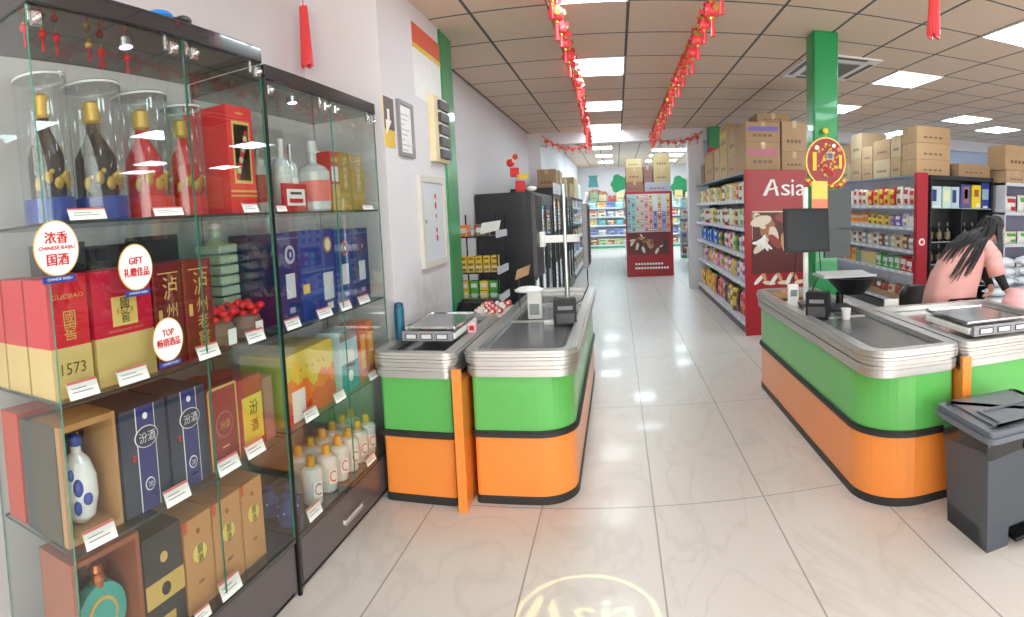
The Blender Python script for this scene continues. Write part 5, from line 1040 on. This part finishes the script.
# ================================================================== far room
MUR = mat('painted_wall_green', (40, 150, 96), .6)
m = MB()
def leafy(m, x, z, r, col, n=9):
    for k in range(n):
        a = 2.399 * k; rr2 = r * (.25 + .75 * math.sqrt(k / n)) * .6; m.disc((x + rr2 * math.cos(a), FY1 - .102, z + rr2 * math.sin(a) * 1.2), YN, r * .45, col, .004 + .0005 * k, 12)
leafy(m, .10, 2.75, .38, MUR); leafy(m, 2.75, 2.55, .45, MUR); leafy(m, 3.3, 2.7, .4, MUR)
m.prism([(-.22, 0), (.22, 0), (.16, .42), (.24, .5), (-.24, .5), (-.16, .42)], (-.98, FY1 - .105, 2.62), XP, ZP, V(0, -.004, 0), colmat((90, 160, 160)))
for k in range(6): m.disc((-1.1 + .12 * k, FY1 - .106, 2.36 + .05 * math.sin(k)), YN, .12, (colmat((206, 150, 130)), colmat((196, 120, 100)))[k % 2], .004 + .001 * k, 14)
o = tag(m.build('wall_mural'), 'painted vegetables and leafy plants high on the far white wall', 'mural')
def wallshelf(label, x0, x1, yb, zs, top, unit, name='shelf_unit', rec=None, pitch=.38):
    c = thing(name, ((x0 + x1) / 2, yb - .25, 0), label, 'shelving'); part('back_panel', MB().box(x0, x1, yb - .03, yb, 0, top, SHELFW), c); part('green_plinth', MB().box(x0, x1, yb - .46, yb - .03, 0, .12, colmat((60, 160, 110))), c)
    for x in (x0, (x0 + x1) / 2, x1 - .02): part('upright', MB().box(x, x + .02, yb - .1, yb - .03, .12, top, SHELFW), c)
    for z in zs: s = part('shelf', MB().box(x0, x1, yb - .45, yb - .03, z - .03, z, SHELFW), c); part('price_rail', MB().box(x0, x1, yb - .465, yb - .45, z - .05, z + .01, SHELFW), s)
    for tr, z in enumerate(reversed(zs)): stock('x', yb - .33, x0 + .03, x1, z, .30, 0, (rec or RECS)[tr % 5], unit, tr, 'inner side', 'goods on the ' + unit, pitch)
    return c
RECS = [[('box', 'turquoise', 'white'), ('box', 'beige', 'orange'), ('box', 'grey', 'blue'), ('box', 'gold', 'cream')], [('bag', 'beige', 'red'), ('bag', 'cream', 'brown'), ('bag', 'grey', 'white')], [('box', 'beige', 'gold'), ('bag', 'turquoise', 'grey'), ('box', 'brown', 'beige')], [('bag', 'grey', 'blue'), ('box', 'grey', 'white')], [('bag', 'brown', 'beige'), ('bag', 'beige', 'green'), ('box', 'beige', 'brown')]]
wallshelf('white wall shelving across the far end of the shop', -1.25, 3.6, 25.85, (.14, .56, .98, 1.34, 1.72), 2.0, 'far end shelving')
wallshelf('white wall shelving at the outer side of the far room', 2.05, 3.85, 19.6, (.14, .50, .90, 1.30, 1.66), 1.95, 'outer far shelving', pitch=.30)
for k, (x, z1, cc) in enumerate(((-1.1, 2.4, (150, 170, 130)), (-.75, 2.28, (216, 190, 140)), (-.35, 2.22, (204, 70, 70)), (-.0, 2.36, (226, 200, 150)), (.4, 2.3, (196, 150, 100)), (2.5, 2.4, (220, 190, 120)), (2.95, 2.3, (226, 214, 140)))):
    carton(x, x + .32, 25.45, 25.8, 2.0, z1, '%s carton on top of the far end shelving, %s along' % (('green', 'orange', 'red', 'beige', 'brown', 'tan', 'yellow')[k], ORD[k]), cc)
# leaflet gondola along the left of the far room
cl = gondola('white shelving along the far room side wall past the coolers', -1.6, -1.0, 13.9, 21.5, (.15, .56, .96, 1.34, 1.70), 1.95, False, True)
gp = 'goods on the far room side shelving'
for tr, z in enumerate((1.70, 1.34, .96, .56, .15)): stock('y', -1.12, 14.0, 21.4, z, .24, PI / 2, RECS[tr], 'far room side shelving', tr, 'cooler end', gp, .5)
carton(-1.5, -1.1, 14.2, 15.4, 1.952, 2.3, 'brown carton on the far room side shelving, first one', (196, 160, 110)); carton(-1.5, -1.1, 15.6, 17.0, 1.952, 2.5, 'tall yellow-brown carton on the far room side shelving', (210, 180, 116)); carton(-1.5, -1.1, 17.3, 18.4, 1.952, 2.4, 'pale blue-white carton on the far room side shelving', (206, 216, 220))
single('side_rack', MB().box(1.95, 2.05, 14.0, 16.6, 0, 1.9, SHELFW).box(1.935, 1.95, 14.0, 16.6, 0, .12, colmat((60, 160, 110))), (2.0, 15.3, 0), 'white flat-sided shelf back beyond the white column', 'shelving')
for r in range(5):
    for k in range(7):
        cn = ('brown', 'beige', 'cream', 'yellow', 'pink')[(k * 2 + r) % 5]; y = 14.2 + .36 * k; z = .25 + .34 * r
        single('snack_packet', MB().box(1.905, 1.948, y - .13, y + .13, z, z + .27, colmat(CN[cn]), b=.006).box(1.903, 1.906, y - .07, y + .07, z + .08, z + .19, colmat(CN['red' if k % 2 else 'white'])), (1.93, y, z), '%s pack on the rack past the white column, %s back, %s row up' % (cn, ORD[k], ORD[r]), 'snack', 'packs hung past the white column')

# ================================================================== festive garlands
lan = None
def lantern_piece(loc, s, rot, lb, group):
    """one tinsel lantern of a garland: ribbed red ball, gold caps, tassel"""
    global lan
    if lan is None:
        lan = thing('garland_lantern', (0, 0, 0), '', 'garland lantern')
        m = MB()
        for k in range(8):
            a = 2 * PI * k / 8; m.ball((.022 * math.cos(a), .022 * math.sin(a), -.05), .03, GR, 8, 6, (.8, .8, 1.2))
        m.build('lantern', lan)
        MB().tube((0, 0, -.005), (0, 0, -.02), .018, GOLD, n=10).tube((0, 0, -.085), (0, 0, -.10), .016, GOLD, n=10).disc((0, -.052, -.05), YN, .018, GOLD, .003, 8).build('gold_caps', lan)
        MB().tube((0, 0, -.10), (0, 0, -.19), .008, GR, .015, n=8).build('tassel', lan)
        o = lan; o.location = loc; o.scale = (s,) * 3; o.rotation_euler = (0, 0, rot)
    else: o = dup(lan, loc, rotz=rot, scale=(s,) * 3)
    tag(o, lb, None, group); return o
GR = mat('tinsel_red', (240, 66, 72), .4, coat=.3)
def rope(name, pts, label):
    m = MB(); n = 0
    for a, b in zip(pts, pts[1:]):
        a, b = Vector(a), Vector(b); k = max(2, int((b - a).length / .035))
        for j in range(k):
            p = a.lerp(b, j / k); n += 1; an = n * 2.4; q = p + V(.032 * math.cos(an), 0, .032 * math.sin(an))
            m.prism([(-.032, -.012), (.032, -.018), (.018, .026), (-.024, .018)], q, V(math.cos(an), math.sin(an * .7), .3).normalized(), V(0, .3, 1).normalized(), V(0, .004, 0), GR if n % 3 else GOLD)
        m.tube(a, b, .010, GR, n=6)
    return single(name, m, pts[0], label, 'garland')
def sag(a, b, d, n=10): return [(a[0] + (b[0] - a[0]) * k / n, a[1] + (b[1] - a[1]) * k / n, a[2] + (b[2] - a[2]) * k / n - d * 4 * k / n * (1 - k / n)) for k in range(n + 1)]
gl = sag((-.37, 2.2, 3.08), (-.38, 7.0, 3.04), .03) + sag((-.38, 7.0, 3.04), (-.47, 11.6, 2.93), .05)[1:]
gr = sag((.70, 2.2, 3.08), (.70, 6.9, 3.02), .03) + sag((.70, 6.9, 3.02), (.70, 11.6, 2.98), .05)[1:]
rope('tinsel_garland', gl, 'red and gold tinsel garland running along the ceiling on the light-panel side'); rope('tinsel_garland', gr, 'red and gold tinsel garland running along the ceiling on the post side')
rope('tinsel_garland', sag((-1.36, 11.62, 3.05), (-.47, 11.62, 2.93), .16), 'thin red garland drooping across the beam on the cooler side')
rope('tinsel_garland', sag((.70, 11.62, 2.96), (1.70, 11.62, 3.06), .12), 'thin red garland drooping across the beam beside the white column')
def along(pts, t_):
    f = t_ * (len(pts) - 1); i = min(int(f), len(pts) - 2); return Vector(pts[i]).lerp(Vector(pts[i + 1]), f - i)
for nm, g, n in (('light-panel side', gl, 26), ('post side', gr, 26)):
    for k in range(n):
        p = along(g, (k + .5) / n); lantern_piece(p - V(0, 0, .01), .95 + .3 * ((k * 7) % 3) / 2, k * 1.3, 'small red lantern on the %s garland, %s from the shop front' % (nm, ORD[k]), 'lanterns along the ceiling garlands')
for nm, a, b, d in (('cooler side', (-1.36, 11.62, 3.05), (-.47, 11.62, 2.93), .16), ('white column side', (.70, 11.62, 2.96), (1.70, 11.62, 3.06), .12)):
    g = sag(a, b, d)
    for k in range(7): lantern_piece(along(g, (k + .3) / 7), .9 if k in (0, 6) else .65, k * 1.1, 'red flower lantern on the beam garland, %s, %s along' % (nm, ORD[k]), 'lanterns on the beam garlands')
# long red tassels hanging near the viewer
def tassel(x, y, z0, z1, r, label):
    t = thing('hanging_tassel', (x, y, z1), label, 'tassel'); part('cord', MB().tube((x, y, z1), (x, y, 3.15), .003, RED, n=6), t)
    m = MB()
    for k in range(12):
        a = 2 * PI * k / 12; m.tube((x + r * .6 * math.cos(a), y + r * .6 * math.sin(a), z1), (x + r * math.cos(a), y + r * math.sin(a), z0 + .01 * (k % 3)), r * .28, GR, r * .34, n=6)
    part('fringe', m, t)
tassel(-1.80, 3.3, 2.58, 2.95, .030, 'long red tassel hanging before the set-back wall above the glass cabinets')
tassel(1.735, 3.0, 2.55, 2.86, .030, 'long red tassel hanging from the ceiling between the green post and light panel')

# round festive plaque on the green post
px, py, pz = 1.84, 5.06, 2.0
t = thing('festive_plaque', (px, py, pz), 'oval dark red fortune plaque with gold relief hanging on the green post', 'ornament')
part('gold_rim', MB().disc((px, py, pz + .0), YN, .215, GOLD, .012, 40, .88), t)
part('red_oval', MB().disc((px, py - .012, pz), YN, .203, colmat((150, 24, 30)), .006, 40, .87), t)
q = MB()
rp = random.Random(4)
for k in range(46):
    a = rp.random() * 6.283; rr3 = .03 + .10 * rp.random(); q.ball((px + .02 + rr3 * .85 * math.cos(a), py - .019, pz + .01 + rr3 * 1.15 * math.sin(a)), .008 + .010 * rp.random(), GOLD, 8, 5, (1, .35, 1))
q.box(px - .13, px - .095, py - .026, py - .018, pz - .08, pz + .08, YC).box(px + .12, px + .145, py - .026, py - .018, pz - .06, pz + .06, YC); part('gold_relief', q, t)
q = MB()
for k in range(9): q.disc((px + .01 + .02 * (k % 3), py - .028, pz + .03 + .02 * (k // 3)), YN, .016, colmat((200, 190, 190)), .004, 8)
for k in range(6): q.disc((px - .03 + .018 * k, py - .028, pz - .05 - .012 * k), YN, .018, RC, .005, 10)
q.disc((px - .09, py - .02, pz + .12), YN, .022, CREAM, .004, 12).disc((px + .07, py - .02, pz + .14), YN, .018, WHITE, .004, 12).disc((px + .12, py - .02, pz + .11), YN, .020, colmat((230, 120, 70)), .004, 12); part('coloured_relief', q, t)
q = MB()
for k in range(11): a = PI + PI * k / 10; q.ball((px + .17 * math.cos(a), py - .01, pz - .17 + .05 * math.sin(a)), .026, (GOLD, colmat((196, 70, 60)))[k % 2], 8, 6, (1.2, .5, 1))
q.ball((px, py - .01, pz - .27), .022, RED, 10, 8, (1, 1, 1.8)); part('lower_frill', q, t); part('gold_flower', MB().ball((px, py, pz + .27), .028, YC, 12, 8, (1, .5, 1)).tube((px, py, pz + .2), (px, py, pz + .27), .003, GOLD), t)

# ================================================================== chairs
def chair(x, y, rot, label, h=.90):
    t = thing('office_chair', (x, y, 0), label, 'chair'); t.rotation_euler = (0, 0, rot); LE = mat('black_leather', (30, 30, 33), .4, coat=.2)
    m = MB().box(-.23, .23, -.21, .21, .44, .51, LE, b=.03); m.build('seat', t)
    n = 10; vs = []; 
    for j in range(n + 1):
        v = j / n; w_ = .22 * (1 - .55 * max(0, v - .6) ** 2 * 4)
        for i in range(n + 1):
            u = i / n * 2 - 1; vs.append((u * w_, .20 + .02 * (1 - u * u) + .03 * v, .55 + (h - .55) * v))
    m = MB(); f = [(j * (n + 1) + i, j * (n + 1) + i + 1, (j + 1) * (n + 1) + i + 1, (j + 1) * (n + 1) + i) for j in range(n) for i in range(n)]
    m.add(vs, f, LE, True); o = m.build('backrest', t); md = o.modifiers.new('thickness', 'SOLIDIFY'); md.thickness = .045
    MB().path([(-.22, .21, .52), (-.225, .23, .75), (-.20, .24, h - .03)], .010, CHROME).path([(.22, .21, .52), (.225, .23, .75), (.20, .24, h - .03)], .010, CHROME).build('back_frame', t)
    MB().tube((0, 0, .10), (0, 0, .44), .025, CHROME).build('gas_column', t)
    for k in range(5):
        a = 2 * PI * k / 5; l = MB().tube((0, 0, .11), (.26 * math.cos(a), .26 * math.sin(a), .07), .018, BLACK, .014).build('leg', t)
        MB().ball((.26 * math.cos(a), .26 * math.sin(a), .028), .028, BLACK, 10, 8).build('caster', l)
    return t
chair(-1.17, 5.15, PI, 'black office chair behind the small counter, below the green post', .90)
chair(2.90, 5.45, PI, 'black padded office chair beside the stooping person', .83)
single('price_label_stand', MB().box(1.95, 2.05, 4.05, 4.06, .0, .86, WHITE).box(1.94, 2.06, 4.03, 4.05, .80, .90, WHITE, b=.003), (2.0, 4.05, 0), 'small white card stand in front of the office chair behind the counters', 'sign')

# ================================================================== pink carrier bags
PB = mat('pink_plastic', (246, 184, 188), .4, coat=.2)
t = thing('pink_carrier_bag', (3.14, 3.90, 0), 'pink plastic carrier bag with gold print beside the stooping person', 'bag')
m = MB(); m.lathe((3.14, 3.90, .55), [(.12, 0), (.17, .04), (.18, .18), (.15, .29), (.11, .35), (.08, .38)], PB, 24); part('bag_body', m, t)
part('gold_print', MB().box(3.03, 3.17, 3.716, 3.724, .72, .755, colmat((206, 140, 60))), t); part('bag_stand', MB().box(3.0, 3.28, 3.78, 4.04, 0, .55, DARK), t)

# ================================================================== the stooping person
SK = mat('skin', (222, 172, 148), .55); PINKT = mat('pink_tshirt', (226, 168, 164), .75, bump=.15, scale=9); HAIR = mat('black_hair', (26, 22, 24), .4, scale=40, bump=.3); BLKC = mat('black_cloth', (26, 26, 30), .8)
P0 = V(2.86, 4.42, 0)
per = thing('person', P0, 'person with long black hair in a pink T-shirt stooping over the side counter', 'person')
def skin(name, verts, edges, mt, parent, sub=2, root=0):
    me = bpy.data.meshes.new(name); me.from_pydata([Vector(v[:3]) - P0 for v in verts], edges, []); o = bpy.data.objects.new(name, me); C.objects.link(o); o.parent = parent
    md = o.modifiers.new('skin', 'SKIN'); md.use_smooth_shade = True
    for i, v in enumerate(verts):
        sv = me.skin_vertices[0].data[i]; r = v[3]; sv.radius = r if isinstance(r, tuple) else (r, r); sv.use_root = (i == root)
    s = o.modifiers.new('sub', 'SUBSURF'); s.levels = sub; s.render_levels = sub; me.materials.append(mt); return o
hip, che, nek, hd = V(2.80, 4.45, .84), V(2.95, 4.45, 1.17), V(3.12, 4.43, 1.33), V(3.22, 4.41, 1.41)
vs = [(*hip, .13), (2.84, 4.45, 1.0, .12), (*che, .13), (3.06, 4.44, 1.27, .09), (*nek, .05), (3.17, 4.42, 1.375, .05),
      (3.09, 4.32, 1.26, .055), (3.15, 4.24, 1.04, .042), (3.21, 4.17, .87, .03), (3.23, 4.155, .85, .022),
      (3.10, 4.58, 1.24, .055), (3.22, 4.58, 1.03, .042), (3.17, 4.36, .88, .03), (3.16, 4.34, .87, .022),
      (2.80, 4.36, .74, .085), (2.86, 4.34, .44, .06), (2.83, 4.34, .09, .045), (2.92, 4.27, .03, .03),
      (2.80, 4.55, .74, .085), (2.90, 4.56, .44, .06), (2.86, 4.57, .09, .045), (2.95, 4.50, .03, .03)]
ed = [(0, 1), (1, 2), (2, 3), (3, 4), (4, 5), (3, 6), (6, 7), (7, 8), (8, 9), (3, 10), (10, 11), (11, 12), (12, 13), (0, 14), (14, 15), (15, 16), (16, 17), (0, 18), (18, 19), (19, 20), (20, 21)]
for wi, (sx, sy, dr) in ((9, (3.23, 4.155, 1)), (13, (3.16, 4.34, -1))):        # palm, then four fingers and a side thumb
    b = len(vs); vs.append((sx + .03 * dr, sy - .015, .838, (.028, .014))); ed.append((wi, b))
    for k in range(4):
        f0 = len(vs); L_ = (.058, .068, .064, .05)[k]; yy_ = sy - .015 + (-.027 + .018 * k)
        vs.append((sx + .055 * dr, yy_, .834, .009)); vs.append((sx + (.055 + L_ * .55) * dr, yy_, .824, .008)); vs.append((sx + (.055 + L_ * .8) * dr, yy_, .808, .007)); ed += [(b, f0), (f0, f0 + 1), (f0 + 1, f0 + 2)]
    f0 = len(vs); vs.append((sx + .03 * dr, sy + .022, .830, .010)); vs.append((sx + .052 * dr, sy + .042, .822, .008)); ed += [(b, f0), (f0, f0 + 1)]
body = skin('body', vs, ed, SK, per)
# head: shaped ellipsoid with face
m = MB(); n, k = 28, 20; fw = V(.78, -.22, -.58).normalized(); up_ = (V(0, 0, 1) - fw * fw.z).normalized(); sd = fw.cross(up_).normalized()
vsd = []
for j in range(k + 1):
    th = PI * j / k; cz = -math.cos(th); sr = math.sin(th)
    for i in range(n):
        a = 2 * PI * i / n; f_, s_ = math.cos(a) * sr, math.sin(a) * sr
        w_ = .074 * (1 - .16 * max(0, -cz) ** 1.5); d_ = .092; r_ = V(0, 0, 0) + fw * (f_ * d_) + sd * (s_ * w_) + up_ * (cz * .115)
        if f_ > .85 and abs(s_) < .22 and -.32 < cz < .12: r_ += fw * (.020 * (1 - abs(cz + .12) * 2.5))     # nose
        if f_ > .6 and .05 < cz < .25 and .2 < abs(s_) < .55: r_ -= fw * .006                                    # eye sockets
        if f_ > .7 and -.75 < cz < -.55: r_ += fw * .006                                                        # chin
        vsd.append(hd + r_)
m.add(vsd, [(j * n + i, j * n + (i + 1) % n, (j + 1) * n + (i + 1) % n, (j + 1) * n + i) for j in range(k) for i in range(n)], SK, True)
for sg in (-1, 1):
    m.ball(hd + sd * (.074 * sg), .018, SK, 10, 8, (1, .5, 1.4)); e_ = hd + fw * .080 + sd * (.030 * sg) + up_ * .008
    m.ball(e_, .0095, WHITE, 10, 8); m.ball(e_ + fw * .006, .005, BLACK, 8, 6); m.prism([(-.014, 0), (.014, 0), (.012, .004), (-.012, .004)], e_ + fw * .012 + up_ * .016, sd, up_, fw * .003, HAIR)
m.prism([(-.02, 0), (0, -.006), (.02, 0), (0, .006)], hd + fw * .086 - up_ * .052, sd, up_, fw * .004, mat('lips', (190, 96, 96), .5)); part('head', m, per)
# loose T-shirt
m = MB(); n = 32; secs = [(V(2.77, 4.45, .70), .25, .20), (V(2.79, 4.45, .82), .245, .195), (V(2.83, 4.45, .95), .235, .19), (V(2.89, 4.45, 1.07), .215, .19), (V(2.95, 4.45, 1.18), .175, .195), (V(3.03, 4.44, 1.27), .13, .175), (V(3.115, 4.435, 1.33), .078, .08)]
vsd = []
for j, (c0, ra, rb) in enumerate(secs):
    dz = (secs[min(j + 1, 6)][0] - secs[max(j - 1, 0)][0]).normalized(); ax = V(dz.z, 0, -dz.x)
    for i in range(n):
        a = 2 * PI * i / n; fo = 1 + (.045 * math.sin(a * 7 + j) * (1 - j / 6)); vsd.append(c0 + ax * (ra * fo * math.cos(a)) + V(0, 1, 0) * (rb * fo * math.sin(a)))
m.add(vsd, [(j * n + i, j * n + (i + 1) % n, (j + 1) * n + (i + 1) % n, (j + 1) * n + i) for j in range(6) for i in range(n)], PINKT, True)
for p3 in (((3.07, 4.33, 1.25), (3.11, 4.27, 1.17), (3.145, 4.24, 1.01)), ((3.08, 4.57, 1.25), (3.13, 4.59, 1.17), (3.20, 4.59, 1.03))):
    m.tube(p3[0], p3[1], .086, PINKT, .084, n=24, cap=False).tube(p3[1], p3[2], .084, PINKT, .078, n=24, cap=False).ball(p3[0], .088, PINKT, 24, 14).ball(p3[1], .085, PINKT, 24, 14)
from mathutils.bvhtree import BVHTree
tree = BVHTree.FromPolygons([Vector(q_) for q_ in m.v], m.f)
o = part('t_shirt', m, per); md = o.modifiers.new('th', 'SOLIDIFY'); md.thickness = .006
# hair: cap plus long strands falling over the back and past the face
m = MB(); vsd = []
for j in range(13):
    th = PI * j / 12 * .62
    for i in range(24):
        a = 2 * PI * i / 24; f_, s_ = math.cos(a) * math.sin(th), math.sin(a) * math.sin(th); sh = -.02 - .02 * 0
        vsd.append(hd + up_ * (math.cos(th) * .128) + fw * (f_ * .100 - .018) + sd * (s_ * .088))
m.add(vsd, [(j * 24 + i, (j + 1) * 24 + i, (j + 1) * 24 + (i + 1) % 24, j * 24 + (i + 1) % 24) for j in range(12) for i in range(24)], HAIR, True)
hr = random.Random(5)
for k in range(110):                                              # strands from the crown, laid over the shirt back and hanging off it
    s_ = -1 + 2 * hr.random(); st = hd - fw * (.02 + .07 * hr.random()) + up_ * (.05 * hr.random() + .03) + sd * (s_ * .08); L_ = .26 + .22 * hr.random()
    pts = [st]; yt = 4.44 - s_ * (.17 + .05 * hr.random()); zl = st.z
    for q_ in range(1, 11):
        f_ = q_ / 10; x = st.x - .05 * f_ - L_ * f_; y = st.y + (yt - st.y) * min(1, f_ * 1.6)
        hit = tree.ray_cast(V(x, y, 2.0), V(0, 0, -1)); z = (hit[0].z + .008 + .012 * hr.random()) if hit[0] is not None else zl - .05
        if z < zl - .07: z = zl - .07
        zl = min(zl - .004, max(z, zl - .07)) if q_ > 1 else min(st.z, z + .06); pts.append(V(x, y, zl))
    for a, b, q_ in zip(pts, pts[1:], range(10)): m.tube(a, b, .017 * (1 - q_ / 12), HAIR, .017 * (1 - (q_ + 1) / 12), n=6, cap=False)
for k in range(18):                                                # lock hanging past the near cheek
    st = hd + V(-.03 + .05 * hr.random(), -.085, .03 - .03 * hr.random()); e = .22 + .10 * hr.random()
    pts = [st, V(st.x - .005, st.y - .02, st.z - .10), V(st.x - .01 + .02 * hr.random(), st.y - .035, st.z - e)]
    for a, b, q_ in zip(pts, pts[1:], range(2)): m.tube(a, b, .015 * (1 - q_ * .4), HAIR, .009 if q_ == 0 else .003, n=7, cap=False)
part('hair', m, per)
for a in (((3.14, 4.245, 1.05), (3.20, 4.178, .89)), ((3.21, 4.58, 1.05), (3.175, 4.38, .90))): part('arm_sleeve', MB().tube(a[0], a[1], .052, BLKC, .037, n=16).ball(a[0], .052, BLKC, 14, 8), per)
skin('trousers', [(2.80, 4.45, .86, .15), (2.80, 4.36, .74, .105), (2.86, 4.34, .44, .075), (2.83, 4.34, .10, .06), (2.80, 4.55, .74, .105), (2.90, 4.56, .44, .075), (2.86, 4.57, .10, .06)], [(0, 1), (1, 2), (2, 3), (0, 4), (4, 5), (5, 6)], BLKC, per)
for a, b in (((2.83, 4.34), (2.93, 4.26)), ((2.86, 4.57), (2.96, 4.49))): part('shoe', MB().ball((a[0] + .04, a[1] - .03, .045), .045, WHITE, 16, 10, (2.3, 1.1, 1)), per)

# ================================================================== logo projector above the entrance aisle
gx, gy, gz = -.02, 1.5, 3.0
pj = thing('logo_projector', (gx, gy, gz), 'small ceiling projector throwing the ring of light on the floor', 'projector')
part('housing', MB().tube((gx, gy - .02, gz + .14), (gx, gy - .02, gz + .02), .05, BLACK, n=20, cap=False).tube((gx, gy - .02, gz + .13), (gx, gy - .02, 3.15), .012, BLACK), pj)
tgt = V(-.17, 2.20, 0); src = V(gx, gy - .02, gz + .06); dv = (tgt - src).normalized(); D = .05
bpy.context.view_layer.update()
u = V(1, 0, 0); u = (u - dv * u.dot(dv)).normalized(); v = u.cross(dv) * 1.0
if v.y < 0: v = -v
# thin metal stencil: a plate tessellated around ring sectors and letters
from mathutils.geometry import tessellate_polygon
dist = (tgt - src).length; k_ = D / dist; R0, R1 = .272 * k_, .292 * k_
loops = [[(.040 * math.cos(a), .040 * math.sin(a)) for a in [2 * PI * i / 64 for i in range(64)]]]
for s3 in range(3):
    a0, a1 = 2 * PI * s3 / 3 + .04 + PI / 6, 2 * PI * (s3 + 1) / 3 - .04 + PI / 6; nn = 24
    loops.append([(R1 * math.cos(a0 + (a1 - a0) * i / nn), R1 * math.sin(a0 + (a1 - a0) * i / nn)) for i in range(nn + 1)] + [(R0 * math.cos(a1 - (a1 - a0) * i / nn), R0 * math.sin(a1 - (a1 - a0) * i / nn)) for i in range(nn + 1)])
LET = [([(-.06, 0), (-.02, 0), (.022, .18), (.0, .2), (-.01, .2)], -.20), ([(.01, .19), (.08, 0), (.035, 0), (-.005, .13)], -.155),
       ([(-.015, 0), (.015, 0), (.015, .12), (-.015, .12)], .075), ([(-.015, .145), (.015, .145), (.015, .175), (-.015, .175)], .075)]
def outline(ch, w_, h_):
    """outer outline of one letter of the built-in font, fitted to w_ x h_, centred in x and standing on 0"""
    tv, tf, ax, bx, ay, by = text_geo(ch); key = {}; ids = [key.setdefault((round(x, 5), round(y, 5)), n_) for n_, (x, y) in enumerate(tv)]; cnt = {}
    for f in tf:
        for a, b in zip(f, f[1:] + f[:1]): e = (ids[a], ids[b]); cnt[e] = cnt.get(e, 0) + 1
    nxt = {a: b for a, b in cnt if (b, a) not in cnt}; best = []
    while nxt:
        a = next(iter(nxt)); lp = []
        while a in nxt: lp.append(a); a = nxt.pop(a)
        if len(lp) > 2 and max(tv[q][0] for q in lp) - min(tv[q][0] for q in lp) > (max(tv[q][0] for q in best) - min(tv[q][0] for q in best) if best else 0): best = lp
    return [(((tv[q][0] - ax) / (bx - ax) - .5) * w_, (tv[q][1] - ay) / (by - ay) * h_) for q in best]
LET += [(outline('s', .095, .135), -.01), (outline('a', .10, .135), .155)]
for poly, ox in LET: loops.append([((ox + a) * k_, (b - .05) * k_) for a, b in poly])
flat_ = [p for lp in loops for p in lp]; tris = tessellate_polygon([[Vector((a * 1000, b * 1000, 0)) for a, b in lp] for lp in loops])
pl = MB(); o_ = src + dv * D; pl.add([o_ + u * a + v * b for a, b in flat_], [tuple(t3) for t3 in tris], BLACK); part('stencil_plate', pl, pj)
sl = bpy.data.lights.new('projector_lamp', 'SPOT'); sl.energy = 300; sl.spot_size = math.radians(16); sl.spot_blend = .05; sl.shadow_soft_size = .00006; sl.color = (1, 1, 1)
so = bpy.data.objects.new('projector_lamp', sl); C.objects.link(so); so.location = src; so.rotation_euler = dv.to_track_quat('-Z', 'Y').to_euler();
sl.use_nodes = True; nt = sl.node_tree; em = [n for n in nt.nodes if n.type == 'EMISSION'][0]
tc = nt.nodes.new('ShaderNodeTexCoord'); sx = nt.nodes.new('ShaderNodeSeparateXYZ'); mr = nt.nodes.new('ShaderNodeMapRange'); mx = nt.nodes.new('ShaderNodeMix'); mx.data_type = 'RGBA'
nt.links.new(tc.outputs['Normal'], sx.inputs[0]); nt.links.new(sx.outputs[0], mr.inputs[0]); mr.inputs[1].default_value = -.1; mr.inputs[2].default_value = .1
mx.inputs[6].default_value = (1, .62, .25, 1); mx.inputs[7].default_value = (.45, 1, .35, 1); nt.links.new(mr.outputs[0], mx.inputs[0]); nt.links.new(mx.outputs[2], em.inputs[0])
